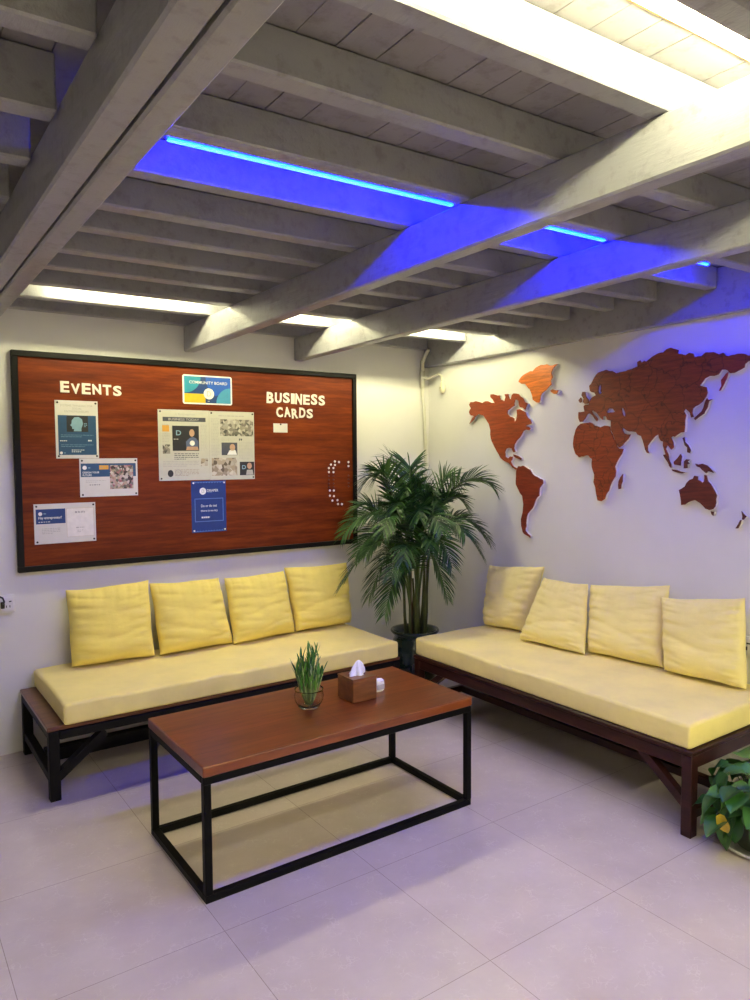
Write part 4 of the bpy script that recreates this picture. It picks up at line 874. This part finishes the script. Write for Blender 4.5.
s.lines(.08, .78, .19, .28, 4, GREY, 'text_column', 1, 4, .35); s.rect(.82, .96, .20, .31, ROOMP, 'small_photograph'); s.lines(.30, .78, .06, .16, 5, TAN, 'advertisement_text', 1, 5, .4)
s.disc(.22, .10, .055, BLK, 'head_drawing', 1, sq=1.2); s.ring(.37, .11, .065, GREY, 'ring_drawing', 1); s.lines(.08, .25, .78, .80, 1, GREY, 'text_column', 1, 8, .4)
pins(s, 'newspaper page with the portrait', corners='tl bl')
s = Sheet(-1.699, -1.409, 1.398, 1.806, NEWS, 'right newspaper page with a street photograph and three small photographs', name='newspaper_page', cat='newspaper page')
s.lines(.20, .85, .92, .95, 1, GREY, 'masthead', 1, 1, .5); s.rect(.24, .98, .64, .885, STREET, 'street_photograph'); s.lines(.04, .21, .34, .90, 26, GREY, 'text_column', 1, 2, .35)
s.rect(.26, .61, .36, .545, DGREY, 'portrait_photograph'); s.disc(.50, .475, .06, SKIN, 'face', 2, sq=1.2); s.poly([(.38, .365), (.60, .365), (.57, .43), (.50, .45), (.43, .43)], WHITEP, 'shirt', 2)
s.lines(.26, .60, .57, .62, 3, GREY, 'text_column', 1, 3, .35); s.text('"', .65, .72, .575, .605, DGREY, 'quotation_mark', 1, .02); s.lines(.65, .96, .30, .56, 12, GREY, 'text_column', 1, 4, .3)
s.rect(.04, .60, .06, .32, ROOMP, 'room_photograph'); s.rect(.66, .99, .06, .26, BLK, 'portrait_photograph'); s.text('D', .71, .80, .15, .21, PALEB, 'photograph_lettering', 2, .02); s.disc(.88, .20, .055, SKIN, 'face', 2, sq=1.2); s.poly([(.80, .065), (.97, .065), (.95, .14), (.82, .14)], GREY, 'shirt', 2)
pins(s, 'newspaper page with the street photograph', corners='tl tr br')
# blue notice below the newspaper
s = Sheet(-1.818, -1.602, 1.089, 1.394, ROYAL, 'royal blue portrait notice below the newspaper pages', back=.0000)
s.logo(.33, .80, .095, 1); s.text('DRAPER', .45, .78, .785, .835, WHITEP, 'heading', 1, .01); s.lines(.47, .76, .765, .778, 1, PALEB, 'small_print', 1)
LB_ = flat('print_outline_blue', (.10, .19, .50), .5)
for a in ((.09, .92, .645, .660), (.09, .92, .205, .220), (.09, .11, .22, .645), (.90, .92, .22, .645)): s.rect(*a, LB_, 'outline')
s.text('Do or do not', .27, .73, .49, .54, WHITEP, 'quotation', 1, .01); s.text('there is no try', .26, .75, .39, .44, WHITEP, 'quotation', 1, .01); s.lines(.28, .74, .27, .31, 1, WHITEP, 'signature', 1, 2, .8)
for v0 in (.955, .02):
    s.poly([(.04+.04*i, v0+(.018 if i % 2 else .0)) for i in range(24)]+[(.96, v0+.025 if v0 > .5 else v0-.006), (.04, v0+.025 if v0 > .5 else v0-.006)], LB_, 'zigzag_border')
pins(s, 'royal blue notice', mat=PIN_W, col='white')
# lone business card
s = Sheet(-1.276, -1.177, 1.686, 1.742, PAPER, 'small blank business card pinned under the word CARDS', name='business_card', cat='business card')
s.lines(.2, .8, .35, .6, 2, flat('print_faint', (.66, .64, .60), .6), 'faint_print', 1)
pin(-1.228, 1.736, s.yf, PIN_B, 'black push pin at the top of the lone business card', 'push pins holding the papers')
# oval of pins on the right
OV = [(-.829, 1.500), (-.860, 1.480), (-.876, 1.457), (-.876, 1.431), (-.797, 1.496), (-.829, 1.477), (-.841, 1.457), (-.841, 1.430), (-.870, 1.309), (-.870, 1.275), (-.851, 1.242), (-.808, 1.217), (-.839, 1.308), (-.839, 1.271), (-.812, 1.243), (-.777, 1.215), (-.722, 1.495), (-.722, 1.468)]
for k, (x, z) in enumerate(OV): pin(x, z, BY, PIN_W, 'white push pin in the oval of pins beside the palm', 'white push pins in an oval', r=.0075)
for x in (-.876, -.841, -.722):
    for z in (1.405, 1.380, 1.355, 1.332): pin(x, z, BY, PIN_D, 'dark red push pin in the oval of pins beside the palm', 'dark red push pins in an oval', r=.006)

# ------------------------------------------------------------------ sockets, cables, conduit
WPL = flat('white_socket_plastic', (.74, .73, .74), .35, var=.02); SLOT = flat('socket_slot', (.03, .03, .03), .6); BPL = flat('black_cable', (.012, .012, .013), .45)
t = empty('wall_socket', (-2.855, 0, .79), 'white double wall socket at the left edge, a black plug in it', 'wall socket')
MB().rbox(-2.94, -2.770, -.030, -.001, .745, .836, .006, 3).build('socket_box', WPL, t)
m = MB()
for cx in (-2.90, -2.812):
    m.rbox(cx-.034, cx+.034, -.034, -.0295, .756, .826, .003, 2)
m.build('face_plate', WPL, t)
m = MB()
for cx in (-2.90, -2.812):
    m.box(cx+.012, cx+.024, -.0348, -.0338, .800, .806); m.box(cx+.014, cx+.018, -.0348, -.0338, .772, .784); m.box(cx-.002, cx+.002, -.0348, -.0338, .772, .784)
m.build('slots', SLOT, t)
t = empty('power_plug', (-2.838, -.06, .79), 'black plug with a looping black cable in the left wall socket', 'plug')
MB().rbox(-2.840, -2.822, -.058, -.0352, .772, .806, .005, 3).build('plug_body', BPL, t)
MB().tube([(-2.831, -.055, .795), (-2.826, -.070, .810), (-2.834, -.080, .832), (-2.865, -.080, .850), (-2.910, -.070, .825), (-2.960, -.060, .77), (-2.985, -.04, .60), (-3.0, -.03, .30), (-3.02, -.03, .008), (-3.2, -.03, .008)], .0045, 8).build('cable', BPL, t)
t = empty('wall_socket', (0, -2.42, .63), 'white wall socket on the right wall, half hidden by the near pillow', 'wall socket')
MB().rbox(-.022, -.001, -2.49, -2.345, .588, .676, .005, 3).build('socket_box', WPL, t)
m = MB()
for cy in (-2.382, -2.45): m.rbox(-.026, -.0215, cy-.030, cy+.030, .598, .668, .003, 2)
m.build('face_plate', WPL, t)
m = MB()
for cy in (-2.382, -2.45):
    m.box(-.0272, -.0258, cy+.008, cy+.014, .612, .630); m.box(-.0272, -.0258, cy-.014, cy-.008, .612, .630); m.box(-.0272, -.0258, cy-.012, cy+.012, .642, .649)
m.build('slots', SLOT, t)
CON = flat('cream_conduit', (.66, .65, .56), .5, var=.04)
t = empty('conduit', (-.03, -.03, 1.2), 'cream painted conduit running down the corner behind the palm', 'conduit')
MB().tube([(-.072, -.085, 2.285), (-.074, -.055, 2.25), (-.078, -.026, 2.20), (-.078, -.024, 2.12)], .013, 10).build('upper_pipe', CON, t)
MB().tube([(-.078, -.024, 2.14), (-.078, -.024, 2.02)], .019, 12).build('junction_sleeve', CON, t)
MB().tube([(-.078, -.024, 2.03), (-.076, -.022, 1.96), (-.058, -.018, 1.86), (-.045, -.016, 1.6), (-.042, -.016, .02)], .012, 10).build('lower_pipe', CON, t)
MB().tube([(-.078, -.03, 2.095), (-.060, -.07, 2.082), (-.040, -.105, 2.10), (-.024, -.14, 2.112), (-.020, -.165, 2.095), (-.020, -.175, 2.05)], .010, 8).build('side_cable', CON, t)
t = empty('cable_connector', (-.021, -.178, 2.02), 'cream plug-shaped connector hanging from the conduit below the ledger', 'connector')
m = MB(); m.lathe([(0, .0), (.010, .0), (.018, -.018), (.022, -.045), (.018, -.07), (.008, -.082), (0, -.082)], (0, 0, 0), 14)
m.v = [(-.0225+a*.9, -.178+b*1.15, 2.055+c_) for a, b, c_ in m.v]
m.build('connector_body', flat('cream_connector', (.70, .66, .48), .4), t)
m = MB(); m.lathe([(0, 0), (.004, 0), (.004, .003), (0, .003)], (0, 0, 0), 10); m.v = [(-.0425-c_, -.178+a, 2.01+b) for a, b, c_ in m.v]; m.build('screw', flat('screw_grey', (.25, .24, .22), .4, 1), t)
